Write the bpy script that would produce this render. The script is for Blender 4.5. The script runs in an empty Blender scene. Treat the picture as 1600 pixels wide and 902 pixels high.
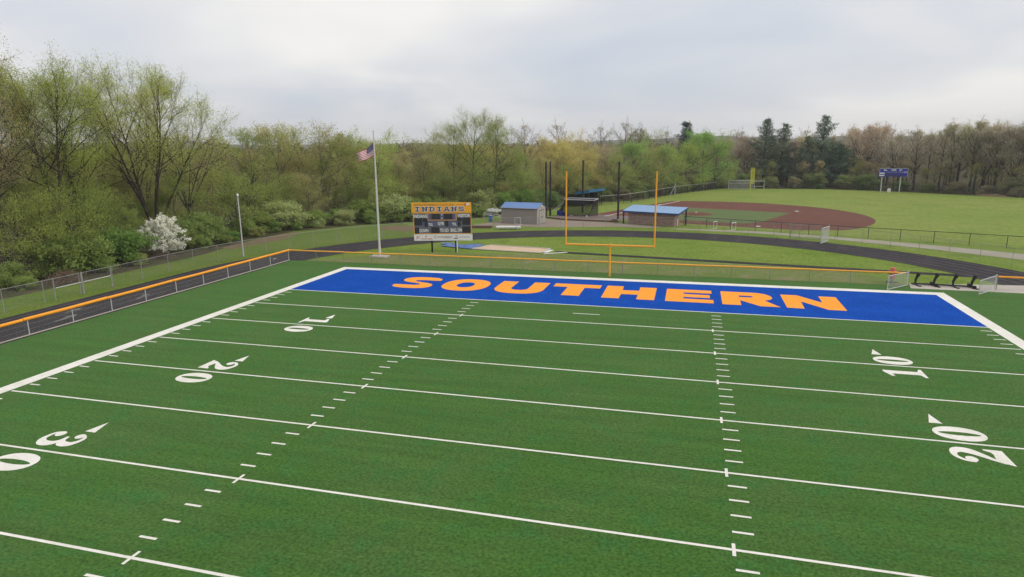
import bpy, math, random
import numpy as np
from mathutils import Vector, Matrix, geometry
R = math.radians
sc = bpy.context.scene
COL = sc.collection
rnd = random.Random(7)

# ------------------------------------------------------------------ camera
CAM = Vector((6.5265, -44.8223, 11.1789)); YAW, PITCH, ROLL, F = -.2688, -.2156, -.0099, 1020.19
fw = Vector((math.sin(YAW)*math.cos(PITCH), math.cos(YAW)*math.cos(PITCH), math.sin(PITCH)))
rt = Vector((math.cos(YAW), -math.sin(YAW), 0)); up = rt.cross(fw)
r2 = rt*math.cos(ROLL) + up*math.sin(ROLL); u2 = up*math.cos(ROLL) - rt*math.sin(ROLL)
cd = bpy.data.cameras.new('camera'); cam = bpy.data.objects.new('camera', cd); COL.objects.link(cam)
cam.matrix_world = Matrix(((r2.x, u2.x, -fw.x, CAM.x), (r2.y, u2.y, -fw.y, CAM.y), (r2.z, u2.z, -fw.z, CAM.z), (0, 0, 0, 1)))
cd.sensor_width = 36; cd.lens = F/1600*36; cd.clip_start = .1; cd.clip_end = 9000
sc.camera = cam

# ------------------------------------------------------------------ light
SUN_AZ, SUN_EL = R(92), R(42)      # azimuth clockwise from +Y
sdir = Vector((math.sin(SUN_AZ)*math.cos(SUN_EL), math.cos(SUN_AZ)*math.cos(SUN_EL), math.sin(SUN_EL)))
sl = bpy.data.lights.new('sun', 'SUN'); sl.energy = 1.5; sl.angle = R(18); sl.color = (1, .95, .88)
so = bpy.data.objects.new('sun', sl); COL.objects.link(so); so.rotation_euler = sdir.to_track_quat('Z', 'Y').to_euler(); so.location = (60, 0, 80)
w = bpy.data.worlds.new('World'); sc.world = w; w.use_nodes = True
nt = w.node_tree; N = nt.nodes; L = nt.links
N.clear()
out = N.new('ShaderNodeOutputWorld'); bg = N.new('ShaderNodeBackground'); bg.inputs[1].default_value = .1
sky = N.new('ShaderNodeTexSky'); sky.sky_type = 'NISHITA'; sky.sun_disc = False
sky.sun_elevation = SUN_EL; sky.sun_rotation = SUN_AZ; sky.air_density = 1.2; sky.dust_density = 2
tc = N.new('ShaderNodeTexCoord'); nrm = N.new('ShaderNodeVectorMath'); nrm.operation = 'NORMALIZE'
L.new(tc.outputs['Generated'], nrm.inputs[0])
sep = N.new('ShaderNodeSeparateXYZ'); L.new(nrm.outputs[0], sep.inputs[0])
def wmath(op, a, b=None, clamp=False):
    n = N.new('ShaderNodeMath'); n.operation = op; n.use_clamp = clamp
    for i, v in enumerate((a, b)):
        if v is None: continue
        if isinstance(v, (int, float)): n.inputs[i].default_value = v
        else: L.new(v, n.inputs[i])
    return n.outputs[0]
zz = wmath('ADD', wmath('MAXIMUM', sep.outputs[2], 0.0), .22)      # cloud layer seen in perspective
cx = wmath('DIVIDE', sep.outputs[0], zz); cy = wmath('DIVIDE', sep.outputs[1], zz)
cmb = N.new('ShaderNodeCombineXYZ'); L.new(cx, cmb.inputs[0]); L.new(cy, cmb.inputs[1])
def wnoise(scale, det, dist, off):
    n = N.new('ShaderNodeTexNoise'); n.inputs['Scale'].default_value = scale; n.inputs['Detail'].default_value = det
    n.inputs['Roughness'].default_value = .5; n.inputs['Distortion'].default_value = dist
    a = N.new('ShaderNodeVectorMath'); a.operation = 'ADD'; a.inputs[1].default_value = off
    L.new(cmb.outputs[0], a.inputs[0]); L.new(a.outputs[0], n.inputs['Vector']); return n.outputs['Fac']
def wramp(v, stops):
    r = N.new('ShaderNodeValToRGB'); L.new(v, r.inputs[0]); e = r.color_ramp.elements
    while len(e) < len(stops): e.new(.5)
    for el, (p, c) in zip(e, stops): el.position = p; el.color = (*c, 1)
    return r.outputs[0]
n1 = wnoise(.8, 3, .35, (3.1, 1.7, 0)); n2 = wnoise(.32, 2, .3, (7.7, 4.2, 0))
mixn = wmath('ADD', wmath('MULTIPLY', n1, .55), wmath('MULTIPLY', n2, .45))
cloud = wramp(mixn, [(.36, (6.6, 7.2, 8.3)), (.5, (8.1, 8.2, 8.5)), (.60, (9.8, 9.6, 9.3))])
cov = wramp(mixn, [(.3, (.78,)*3), (.55, (.96,)*3)])
# thin spot in the cloud around the veiled sun
dt = N.new('ShaderNodeVectorMath'); dt.operation = 'DOT_PRODUCT'; L.new(nrm.outputs[0], dt.inputs[0]); dt.inputs[1].default_value = sdir
glow = wmath('POWER', wmath('MAXIMUM', dt.outputs['Value'], 0.0), 5.0)
gm = N.new('ShaderNodeMix'); gm.data_type = 'RGBA'; gm.blend_type = 'ADD'; L.new(wmath('MULTIPLY', glow, .9, True), gm.inputs[0])
L.new(cloud, gm.inputs[6]); gm.inputs[7].default_value = (3.2, 2.7, 2.0, 1)
mx = N.new('ShaderNodeMix'); mx.data_type = 'RGBA'; L.new(cov, mx.inputs[0]); L.new(sky.outputs[0], mx.inputs[6]); L.new(gm.outputs[2], mx.inputs[7])
L.new(mx.outputs[2], bg.inputs[0]); L.new(bg.outputs[0], out.inputs[0])
sc.view_settings.view_transform = 'Standard'; sc.view_settings.look = 'None'
sc.view_settings.exposure = 0; sc.view_settings.gamma = 1
sc.render.resolution_x = 1024; sc.render.resolution_y = 577

# ------------------------------------------------------------------ materials
def new_mat(name):
    m = bpy.data.materials.new(name); m.use_nodes = True; t = m.node_tree; t.nodes.clear()
    o = t.nodes.new('ShaderNodeOutputMaterial'); return m, t, o
def noise(t, vec, scale, det=3, rough=.55, stretch=None):
    n = t.nodes.new('ShaderNodeTexNoise'); n.inputs['Scale'].default_value = scale; n.inputs['Detail'].default_value = det
    n.inputs['Roughness'].default_value = rough
    if stretch:
        s = t.nodes.new('ShaderNodeVectorMath'); s.operation = 'MULTIPLY'; s.inputs[1].default_value = stretch
        t.links.new(vec, s.inputs[0]); vec = s.outputs[0]
    t.links.new(vec, n.inputs['Vector']); return n.outputs['Fac']
def ramp(t, v, p0, p1):
    r = t.nodes.new('ShaderNodeMapRange'); r.inputs[1].default_value = p0; r.inputs[2].default_value = p1
    t.links.new(v, r.inputs[0]); return r.outputs[0]
def mix(t, f, a, b, mode='MIX'):
    n = t.nodes.new('ShaderNodeMix'); n.data_type = 'RGBA'; n.blend_type = mode
    for i, v in ((0, f), (6, a), (7, b)):
        if isinstance(v, (int, float)): n.inputs[i].default_value = v
        elif isinstance(v, tuple): n.inputs[i].default_value = (*v, 1)
        else: t.links.new(v, n.inputs[i])
    return n.outputs[2]
def gray(t, v, lo, hi):
    r = t.nodes.new('ShaderNodeMapRange'); r.inputs[1].default_value = .25; r.inputs[2].default_value = .75
    r.inputs[3].default_value = lo; r.inputs[4].default_value = hi; t.links.new(v, r.inputs[0]); return r.outputs[0]
def surf(name, c1, c2=None, c3=None, s1=.2, s2=1.0, s3=8.0, fine=.25, rough=.85, bump=.0, stretch=None, spec=.3, coords='pos', metal=0, streak=0, sheen=None):
    m, t, o = new_mat(name)
    if coords == 'pos':
        vec = t.nodes.new('ShaderNodeNewGeometry').outputs['Position']
    else:
        vec = t.nodes.new('ShaderNodeTexCoord').outputs['Object']
    c2 = c2 or tuple(x*.85 for x in c1)
    col = mix(t, ramp(t, noise(t, vec, s1, 4, .6, stretch), .35, .65), c1, c2)
    if c3: col = mix(t, ramp(t, noise(t, vec, s2, 4, .65, stretch), .5, .72), col, c3)
    f = noise(t, vec, s3, 4, .7)
    col = mix(t, 1.0, col, gray(t, f, 1-fine, 1+fine), 'MULTIPLY')
    if streak:
        col = mix(t, 1.0, col, gray(t, noise(t, vec, 1.0, 3, .6, (.12, 1.6, 1)), 1-streak, 1+streak), 'MULTIPLY')
    b = t.nodes.new('ShaderNodeBsdfPrincipled'); t.links.new(col, b.inputs['Base Color'])
    b.inputs['Roughness'].default_value = rough; b.inputs['Specular IOR Level'].default_value = spec; b.inputs['Metallic'].default_value = metal
    if sheen: b.inputs['Sheen Weight'].default_value = sheen[0]; b.inputs['Sheen Roughness'].default_value = .45; b.inputs['Sheen Tint'].default_value = (*sheen[1], 1)
    if bump:
        bp = t.nodes.new('ShaderNodeBump'); bp.inputs['Strength'].default_value = bump; bp.inputs['Distance'].default_value = .03
        t.links.new(f, bp.inputs['Height']); t.links.new(bp.outputs[0], b.inputs['Normal'])
    t.links.new(b.outputs[0], o.inputs[0]); return m
def plain(name, c, rough=.6, spec=.4, metal=0, fine=.08, s3=6.0):
    return surf(name, c, tuple(x*.93 for x in c), s1=.8, s3=s3, fine=fine, rough=rough, spec=spec, coords='obj', metal=metal)
M = {}
M['turf'] = surf('turf', (.049, .121, .022), (.061, .125, .030), (.039, .130, .031), s1=.22, s2=.8, s3=10, fine=.62, rough=.9, bump=.7, spec=.03, streak=.15, sheen=(.12, (.55, .85, .42)))
M['turf_blue'] = surf('turf_blue', (.002, .058, .345), (.004, .070, .40), s1=.5, s3=6.5, fine=.5, rough=.9, bump=.5, spec=.05)
M['turf_orange'] = surf('turf_orange', (.93, .355, .052), (.88, .335, .047), s1=.8, s3=6.5, fine=.16, rough=.9, spec=.05)
M['line_white'] = surf('line_white', (.80, .77, .72), (.71, .69, .62), (.62, .64, .54), s1=.7, s2=2.2, s3=14, fine=.14, bump=.3, rough=.8, spec=.15)
M['grass'] = surf('grass', (.135, .21, .026), (.175, .23, .042), (.105, .16, .022), s1=.12, s2=.35, s3=3.2, fine=.5, rough=.9, spec=.1)
M['grass_dry'] = surf('grass_dry', (.12, .175, .035), (.16, .185, .06), (.22, .19, .11), s1=.12, s2=.5, s3=3.2, fine=.4, rough=.9, spec=.1)
M['outfield'] = surf('outfield', (.18, .245, .045), (.21, .255, .062), (.15, .215, .038), s1=.05, s2=.14, s3=1.4, fine=.32, streak=.14, rough=.9, spec=.1)
M['infield_grass'] = surf('infield_grass', (.105, .15, .055), (.12, .16, .06), s1=.15, s3=2, fine=.2, rough=.9, spec=.1)
M['lush'] = surf('lush', (.095, .155, .022), (.125, .18, .03), (.15, .165, .06), s1=.25, s2=.6, s3=3.5, fine=.4, rough=.9, spec=.1)
M['floor'] = surf('floor', (.07, .055, .035), (.05, .06, .022), (.10, .075, .05), s1=.15, s2=.7, s3=2.5, fine=.4, rough=.95, spec=.1)
M['track'] = surf('track', (.040, .034, .039), (.029, .026, .03), (.056, .049, .054), s1=.1, s2=.6, s3=14, fine=.3, rough=.9, spec=.1, stretch=(1, .3, 1))
M['lane'] = surf('lane', (.28, .27, .28), (.12, .12, .125), s1=.6, s3=9, fine=.35, rough=.8)
M['smudge'] = surf('smudge', (.22, .21, .205), (.11, .105, .11), s1=1.5, s3=7, fine=.5, rough=.8)
M['dirt'] = surf('dirt', (.14, .062, .046), (.16, .074, .056), (.115, .054, .041), s1=.15, s2=.5, s3=3, fine=.2, rough=.95, spec=.1)
M['home_dirt'] = surf('home_dirt', (.215, .17, .155), (.18, .135, .12), s1=.3, s3=3, fine=.25, rough=.95, spec=.1)
M['gravel'] = surf('gravel', (.30, .245, .21), (.26, .205, .17), (.2, .185, .12), s1=.2, s2=.6, s3=5, fine=.3, rough=.95, spec=.1)
M['brown_earth'] = surf('brown_earth', (.20, .135, .09), (.165, .12, .07), (.13, .14, .05), s1=.3, s2=.6, s3=4, fine=.35, rough=.95, spec=.1)
M['sand'] = surf('sand', (.62, .47, .34), (.55, .41, .29), s1=.5, s3=4, fine=.15, rough=.95, spec=.1)
M['concrete'] = surf('concrete', (.48, .44, .39), (.41, .38, .33), s1=.4, s3=5, fine=.12, rough=.85)
M['walk'] = surf('walk', (.34, .31, .25), (.28, .265, .20), s1=.3, s3=4, fine=.15, rough=.9)
M['orange'] = plain('orange', (.92, .36, .02), .45)
M['amber'] = plain('amber', (.90, .42, .04), .4)
M['black'] = plain('black', (.014, .014, .016), .45)
M['black_soft'] = plain('black_soft', (.022, .021, .022), .7)
M['galv'] = plain('galv', (.30, .30, .29), .6, metal=.2)
M['galv_light'] = plain('galv_light', (.58, .585, .57), .45, metal=.2)
M['wire'] = plain('wire', (.36, .36, .35), .55, metal=.2)
M['wire_dark'] = plain('wire_dark', (.03, .032, .03), .6)
M['white'] = plain('white', (.78, .77, .75), .5)
M['pole_white'] = plain('pole_white', (.66, .63, .59), .4)
M['alu'] = plain('alu', (.62, .63, .63), .4, metal=.3)
M['roof_blue'] = plain('roof_blue', (.12, .235, .50), .35, .5)
M['roof_light'] = plain('roof_light', (.21, .365, .58), .35, .5)
M['roof_trim'] = plain('roof_trim', (.02, .065, .2), .4)
M['roof_teal'] = plain('roof_teal', (.03, .14, .30), .4)
M['siding'] = plain('siding', (.30, .265, .245), .7)
M['siding_light'] = plain('siding_light', (.40, .365, .32), .7)  # paler siding: light painted into the gable end; also gutter and trim
M['door'] = plain('door', (.36, .34, .30), .6)
M['tarp'] = surf('tarp', (.11, .195, .43), (.08, .15, .36), (.04, .08, .24), s1=1.2, s2=2.5, s3=6, fine=.25, rough=.55)
M['pad_blue'] = plain('pad_blue', (.015, .03, .30), .5)
M['red'] = plain('red', (.62, .12, .115), .6)
M['yellow'] = plain('yellow', (.68, .66, .05), .45)
M['board_orange'] = plain('board_orange', (.9, .42, .02), .5)
M['board_blue'] = plain('board_blue', (.10, .11, .20), .5)
M['board_slate'] = plain('board_slate', (.13, .135, .165), .5)
M['display'] = plain('display', (.026, .026, .032), .35)
M['navy'] = plain('navy', (.035, .03, .10), .5)
M['olive_print'] = plain('olive_print', (.30, .14, .015), .5)
M['sponsor_red'] = plain('sponsor_red', (.55, .06, .08), .5)
M['sponsor_brown'] = plain('sponsor_brown', (.20, .12, .09), .5)
M['sponsor_grey'] = plain('sponsor_grey', (.50, .51, .55), .5)
M['score_blue'] = plain('score_blue', (.012, .015, .30), .5)
M['timber'] = plain('timber', (.13, .06, .04), .8, fine=.3)
M['flag_red'] = plain('flag_red', (.50, .035, .055), .8)
M['flag_white'] = plain('flag_white', (.86, .80, .80), .8)
M['flag_blue'] = plain('flag_blue', (.06, .055, .19), .8)
M['barrel'] = plain('barrel', (.03, .16, .55), .4)
M['hill'] = surf('hill', (.075, .085, .05), (.11, .09, .065), (.06, .085, .035), s1=.012, s2=.03, s3=.08, fine=.4, rough=.95, spec=.0)
def brick_mat():
    m, t, o = new_mat('brick_wall'); tcd = t.nodes.new('ShaderNodeTexCoord')
    mp = t.nodes.new('ShaderNodeMapping'); mp.inputs['Rotation'].default_value = (R(90), 0, 0); t.links.new(tcd.outputs['Object'], mp.inputs[0])
    b = t.nodes.new('ShaderNodeTexBrick'); t.links.new(mp.outputs[0], b.inputs['Vector'])
    b.inputs['Color1'].default_value = (.25, .135, .105, 1); b.inputs['Color2'].default_value = (.33, .21, .17, 1); b.inputs['Mortar'].default_value = (.34, .30, .27, 1)
    b.inputs['Scale'].default_value = 1; b.inputs['Brick Width'].default_value = .4; b.inputs['Row Height'].default_value = .2; b.inputs['Mortar Size'].default_value = .012
    p = t.nodes.new('ShaderNodeBsdfPrincipled'); p.inputs['Roughness'].default_value = .9
    c = mix(t, 1.0, b.outputs[0], gray(t, noise(t, tcd.outputs['Object'], 2.5, 4), .8, 1.2), 'MULTIPLY')
    t.links.new(c, p.inputs['Base Color']); t.links.new(p.outputs[0], o.inputs[0]); return m
M['brick'] = brick_mat()
def leaf_mat(name, trans=.5):
    m, t, o = new_mat(name); oi = t.nodes.new('ShaderNodeObjectInfo'); at = t.nodes.new('ShaderNodeAttribute'); at.attribute_name = 'tint'
    mr = t.nodes.new('ShaderNodeMapRange'); mr.inputs[3].default_value = .75; mr.inputs[4].default_value = 1.27; t.links.new(at.outputs['Fac'], mr.inputs[0])
    c = mix(t, 1.0, oi.outputs['Color'], mr.outputs[0], 'MULTIPLY')
    hs = t.nodes.new('ShaderNodeHueSaturation'); h = t.nodes.new('ShaderNodeMapRange'); h.inputs[3].default_value = .475; h.inputs[4].default_value = .52
    t.links.new(at.outputs['Fac'], h.inputs[0]); t.links.new(h.outputs[0], hs.inputs['Hue']); t.links.new(c, hs.inputs['Color'])
    d = t.nodes.new('ShaderNodeBsdfDiffuse'); tr = t.nodes.new('ShaderNodeBsdfTranslucent'); ms = t.nodes.new('ShaderNodeMixShader'); ms.inputs[0].default_value = trans
    t.links.new(hs.outputs[0], d.inputs[0]); t.links.new(hs.outputs[0], tr.inputs[0])
    t.links.new(d.outputs[0], ms.inputs[1]); t.links.new(tr.outputs[0], ms.inputs[2]); t.links.new(ms.outputs[0], o.inputs[0]); return m
M['leaf'] = leaf_mat('leaf'); M['needle'] = leaf_mat('needle', .15)
def bark_mat():
    m, t, o = new_mat('bark'); oi = t.nodes.new('ShaderNodeObjectInfo'); tcd = t.nodes.new('ShaderNodeTexCoord')
    n = noise(t, tcd.outputs['Object'], 3.0, 4, .6, (1, 1, .25))
    c = mix(t, 1.0, oi.outputs['Color'], gray(t, n, .65, 1.4), 'MULTIPLY')
    p = t.nodes.new('ShaderNodeBsdfPrincipled'); p.inputs['Roughness'].default_value = .9; p.inputs['Specular IOR Level'].default_value = .1
    t.links.new(c, p.inputs['Base Color']); t.links.new(p.outputs[0], o.inputs[0]); return m
M['bark'] = bark_mat()

# ------------------------------------------------------------------ object helpers
def tag(o, label=None, cat=None, group=None, kind=None):
    if label: o['label'] = label
    if cat: o['category'] = cat
    if group: o['group'] = group
    if kind: o['kind'] = kind
    return o
def thing(name, loc, label, cat, group=None, rz=0):
    o = bpy.data.objects.new(name, None); COL.objects.link(o); o.location = loc; o.rotation_euler = (0, 0, rz)
    o.empty_display_size = .3
    return tag(o, label, cat, group)
def link_mesh(name, me, parent=None, kind=None, color=None):
    o = bpy.data.objects.new(name, me); COL.objects.link(o)
    if parent: o.parent = parent
    if kind: o['kind'] = kind
    if color: o.color = (*color, 1)
    return o
class MB:
    def __init__(s): s.v = []; s.f = []; s.mi = []
    def add(s, vs, fs, mi=0):
        b = len(s.v); s.v += [tuple(p) for p in vs]; s.f += [tuple(i+b for i in f) for f in fs]; s.mi += [mi]*len(fs)
    def box(s, x0, x1, y0, y1, z0, z1, mi=0, rz=0, c=(0, 0)):
        p = [(x, y, z) for z in (z0, z1) for x, y in ((x0, y0), (x1, y0), (x1, y1), (x0, y1))]
        if rz: p = [(c[0]+(x-c[0])*math.cos(rz)-(y-c[1])*math.sin(rz), c[1]+(x-c[0])*math.sin(rz)+(y-c[1])*math.cos(rz), z) for x, y, z in p]
        s.add(p, [(0, 3, 2, 1), (4, 5, 6, 7), (0, 1, 5, 4), (1, 2, 6, 5), (2, 3, 7, 6), (3, 0, 4, 7)], mi)
    def tube(s, pts, rad, n=8, caps=True, mi=0):
        pts = [Vector(p) for p in pts]; m = len(pts)
        if isinstance(rad, (int, float)): rad = [rad]*m
        vs = []; fs = []; ref = None
        for i, p in enumerate(pts):
            d = (pts[min(i+1, m-1)]-pts[max(i-1, 0)]).normalized()
            if ref is None: ref = Vector((0, 0, 1)) if abs(d.z) < .9 else Vector((1, 0, 0))
            a = d.cross(ref).normalized(); b = d.cross(a)
            ref = a.cross(d)
            for k in range(n):
                t = 2*math.pi*k/n; vs.append(p+(a*math.cos(t)+b*math.sin(t))*rad[i])
        for i in range(m-1):
            for k in range(n):
                k2 = (k+1) % n; fs.append((i*n+k, i*n+k2, (i+1)*n+k2, (i+1)*n+k))
        if caps: fs += [tuple(range(n-1, -1, -1)), tuple((m-1)*n+k for k in range(n))]
        s.add(vs, fs, mi)
    def poly(s, loops, z, mi=0, fn=None):
        vl = [[Vector((x, y, 0)) for x, y in lp] for lp in loops]; fl = [p for lp in loops for p in lp]
        tr = geometry.tessellate_polygon(vl)
        fs = []
        for a, b, c in tr:
            (ax, ay), (bx, by), (cx_, cy_) = fl[a], fl[b], fl[c]
            fs.append((a, b, c) if (bx-ax)*(cy_-ay)-(by-ay)*(cx_-ax) > 0 else (a, c, b))
        s.add([fn(x, y) if fn else (x, y, z) for x, y in fl], fs, mi)
    def slab(s, loop, z0, z1, mi=0):
        n = len(loop); a = sum(loop[i][0]*loop[(i+1) % n][1]-loop[(i+1) % n][0]*loop[i][1] for i in range(n))
        if a < 0: loop = loop[::-1]
        s.poly([loop], z1, mi); b = [(x, y, z0) for x, y in loop]+[(x, y, z1) for x, y in loop]
        s.add(b, [(i, (i+1) % n, n+(i+1) % n, n+i) for i in range(n)], mi)
    def build(s, name, mats, parent=None, kind=None, smooth=False, local=False):
        me = bpy.data.meshes.new(name); o0 = Vector((0, 0, 0))
        vs = s.v
        if parent is not None and not local:
            q = Vector((0, 0, 0)); pp = parent
            while pp is not None: q += pp.location; pp = pp.parent
            vs = [(x-q.x, y-q.y, z-q.z) for x, y, z in vs]
        me.from_pydata(vs, [], s.f)
        for m in (mats if isinstance(mats, (list, tuple)) else [mats]): me.materials.append(m)
        if any(s.mi): me.polygons.foreach_set('material_index', s.mi)
        if smooth:
            me.polygons.foreach_set('use_smooth', [True]*len(me.polygons))
            me.set_sharp_from_angle(angle=R(40))
        me.update(); return link_mesh(name, me, parent, kind)
def arc(cx_, cy_, r, a0, a1, n):
    return [(cx_+r*math.cos(R(a0+(a1-a0)*i/n)), cy_+r*math.sin(R(a0+(a1-a0)*i/n))) for i in range(n+1)]
def sheet(name, loops, z, mat, parent=None, kind='structure'):
    m = MB(); m.poly(loops, z); return m.build(name, mat, parent, kind)
def grid_sheet(name, x0, x1, y0, y1, z, mat):
    m = MB(); m.add([(x0, y0, z), (x1, y0, z), (x1, y1, z), (x0, y1, z)], [(0, 1, 2, 3)]); return m.build(name, mat, None, 'structure')

# ------------------------------------------------------------------ the ground
grid_sheet('ground', -2600, 2600, -1200, 2600, -.03, M['floor'])
EDGE = [(-43.5, -60), (-43.5, 0), (-44.2, 14), (-46.0, 24), (-45.8, 33), (-40.4, 41.5), (-34.3, 45.7), (-29.5, 50), (-25.5, 54), (-21.5, 62), (-17.6, 67), (-16, 79), (-9.2, 84.5), (-5, 91), (3.2, 111), (13.0, 131), (23, 131.2), (39, 130.6), (51.5, 124.2), (61.5, 116), (70.5, 108.5), (92, 88), (110, 60), (112, -60)]
sheet('lawn', [EDGE], -.018, M['grass'])
FX, FYN, FYF = 32.3, -64, 12.3
sheet('grass_strip', [[(-45, -60), (-38.6, -60), (-38.6, 4)]+[(x, y) for x, y in arc(0, 4, 38.6, 180, 128, 24)]+[(-35.5, 45.2), (-40.4, 41.0), (-45.6, 33), (-45.8, 24), (-44, 14)]], -.012, M['lush'])
sheet('worn_earth', [[(-45.6, 18), (-43.4, 17.5), (-42.8, 22), (-42.6, 27), (-43.6, 31), (-45.2, 32.5), (-45.8, 28)]], -.004, M['brown_earth'])
sheet('bare_earth', [[(-35.6, 37.6), (-31, 35.8), (-26, 38.2), (-22.6, 41.2), (-24, 43.2), (-31.5, 42.6), (-36, 41.4)]], -.004, M['brown_earth'])
sheet('gravel_path', [[(-24, 43.9), (-20.6, 44.0), (-13.4, 44.2), (-8, 45.6), (-3.2, 46.4), (1.5, 46.0), (3.5, 47.0), (-3.2, 50.9), (-8.5, 52.1), (-13.2, 53.3), (-16.5, 55), (-21.6, 50.5)]], -.004, M['gravel'])
sheet('dry_grass', [[(-32.2, 12.5), (23.2, 12.5), (23.2, 13.7), (20, 18.4), (-8, 21.6), (-23, 19.4), (-29.5, 13.6)]], -.008, M['grass_dry'])
sheet('footpath', [[(3.6, 45.3), (8.6, 44.1), (14.3, 43.0), (22.6, 39.2), (30.9, 33.4), (37.4, 27.6), (44, 20), (47, 24), (39.5, 31.2), (32.5, 36.2), (24.3, 40.9), (15.2, 44.9), (8.6, 45.4), (5, 46.0)]], -.004, M['walk'])
# baseball diamond
sheet('outfield_grass', [[(-12, 83), (-5, 90), (3.0, 110), (13.2, 130), (23, 130.2), (39, 129.6), (51, 123.4), (61, 115), (70, 107.6), (90, 88), (104, 60), (70, 24.5), (43, 34.8), (5.8, 49.9), (-4.5, 55), (-16, 60), (-15.5, 72)]], -.010, M['outfield'])
P0 = (7.3, 65.5)
inf = []
for i in range(61):
    a = R(-40+i*(150+0)/60); inf.append((P0[0]+25.6*math.cos(a), P0[1]+25.6*math.sin(a)))
inf = [(2.6, 90.7)] + [p for p in reversed(inf) if p[0] > 3.0] + [(25.6, 48.0), (20, 47.0), (-4.5, 55.2), (-9, 56.5), (-9.6, 61)]
sheet('infield_dirt', [inf], -.003, M['dirt'])
sheet('home_plate_dirt', [[(-8.2+6.6*math.cos(R(a)), 57.6+4.4*math.sin(R(a))) for a in range(0, 360, 12)]], .001, M['home_dirt'])
sheet('infield_grass', [[(-3.4, 59.4), (13.6, 53.2), (16.2, 55.4), (21.9, 69.4), (20.9, 70.6), (4.2, 77.2), (2.6, 76.2)]], .001, M['infield_grass'])
sheet('baseline_chalk', [[(-6.9, 59.9), (-6.7, 59.8), (4.3, 90.7), (4.1, 90.8)]], .005, M['line_white'])
md = MB(); ring = []
for k, (r, z) in enumerate(((2.6, .006), (1.7, .16), (.8, .26), (0.01, .28))):
    for i in range(28):
        a = 2*math.pi*i/28; ring.append((P0[0]+r*math.cos(a), P0[1]+r*math.sin(a), z))
md.add(ring, [(k*28+i, k*28+(i+1) % 28, (k+1)*28+(i+1) % 28, (k+1)*28+i) for k in range(3) for i in range(28)])
md.build('pitching_mound', M['dirt'], None, 'structure', True)

dm = MB(); rr = random.Random(9); vs = []
for j in range(9):
    for i in range(17):
        u, v = i/8-1, j/4-1; q = max(0, 1-u*u-v*v); vs.append((66.2+u*2.6+v*.8, 112.2-u*1.6+v*1.0, -.05+.5*q**.7*(.75+.5*rr.random()) if q else -.05))
dm.add(vs, [(j*17+i, j*17+i+1, (j+1)*17+i+1, (j+1)*17+i) for j in range(8) for i in range(16)]); dm.build('dirt_mound', M['brown_earth'], None, 'structure', True)
# running track: straight on the left, far bend
def track_ring(ri, ro, y0=-64):
    return [(-ri, y0)]+[(-ri, 4)]+list(reversed(arc(0, 4, ri, 0, 180, 72)))[1:-1]+[(ri, 4), (ri, y0), (ro, y0), (ro, 4)]+arc(0, 4, ro, 0, 180, 72)[1:-1]+[(-ro, 4), (-ro, y0)]
def strip(name, r, wdt, z, mat, parent, kind=None):
    ins = [(-(r-wdt/2), -64)]+[(x, y) for x, y in reversed(arc(0, 4, r-wdt/2, 0, 180, 72))]+[(r-wdt/2, -64)]
    ous = [(-(r+wdt/2), -64)]+[(x, y) for x, y in reversed(arc(0, 4, r+wdt/2, 0, 180, 72))]+[(r+wdt/2, -64)]
    m = MB(); n = len(ins)
    m.add([(x, y, z) for x, y in ins]+[(x, y, z) for x, y in ous], [(i, i+1, n+i+1, n+i)[::-1] for i in range(n-1)]); return m.build(name, mat, parent, kind)
track = strip('running_track', 35.35, 6.1, .004, M['track'], None, 'structure')
for k in range(5): strip('lane_line', 32.75+k*1.22, .055, .008, M['lane'], track)
for x, y, rz, s in ((-34.2, -11.4, .2, 1), (-35.6, -9.6, .1, .7), (-34.3, -4.7, .3, .9), (-36.2, 6.8, .2, .8), (-34.6, 12.6, .5, .8), (-30.6, 18.3, .6, .7)):
    m = MB(); c, q = math.cos(rz), math.sin(rz)
    m.poly([[(x+(a*c-b*q)*s, y+(a*q+b*c)*s) for a, b in ((-.14, -1), (.1, -.9), (.16, .3), (.42, .25), (.02, 1.1), (-.4, .35), (-.12, .3))]], .012); m.build('lane_arrow', M['smudge'], track)
# jump runway and sand pit inside the bend
ra, rb = Vector((-7.4, 23.1)), Vector((31.2, 17.5)); rd = (rb-ra).normalized(); rn = Vector((-rd.y, rd.x))
sheet('jump_runway', [[tuple(ra+rn*.55), tuple(ra-rn*.55), tuple(rb-rn*.55), tuple(rb+rn*.55)]], .002, M['track'])
sp = thing('sand_pit', (-12.4, 24.1, 0), 'pale rectangular jump pit filled with smooth sand beyond the orange-capped fence', 'sand pit')
def rpt(a, b): return tuple(ra+rd*a+rn*b)
pit = [rpt(-1.1, 1.65), rpt(-1.1, -1.45), rpt(-9.2, -1.45), rpt(-8.4, 1.9)]
sheet('sand', [pit], .03, M['sand'], sp, None)
for i in range(4):
    a, b = Vector(pit[i]), Vector(pit[(i+1) % 4]); m = MB(); m.tube([(*a, .05), (*b, .05)], .07, 4); m.build('kerb_board', M['concrete'], sp)
m = MB(); m.slab([rpt(-.9, .9), rpt(-1.0, -.9), rpt(-.55, -.9), rpt(-.45, .9)], .01, .05); m.build('takeoff_board', M['white'], sp)
m = MB(); m.slab([rpt(-.7, -1.65), rpt(-.5, -1.75), rpt(1.5, -.05), rpt(1.25, .05)], .01, .05); m.build('takeoff_board', M['white'], sp)
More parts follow.
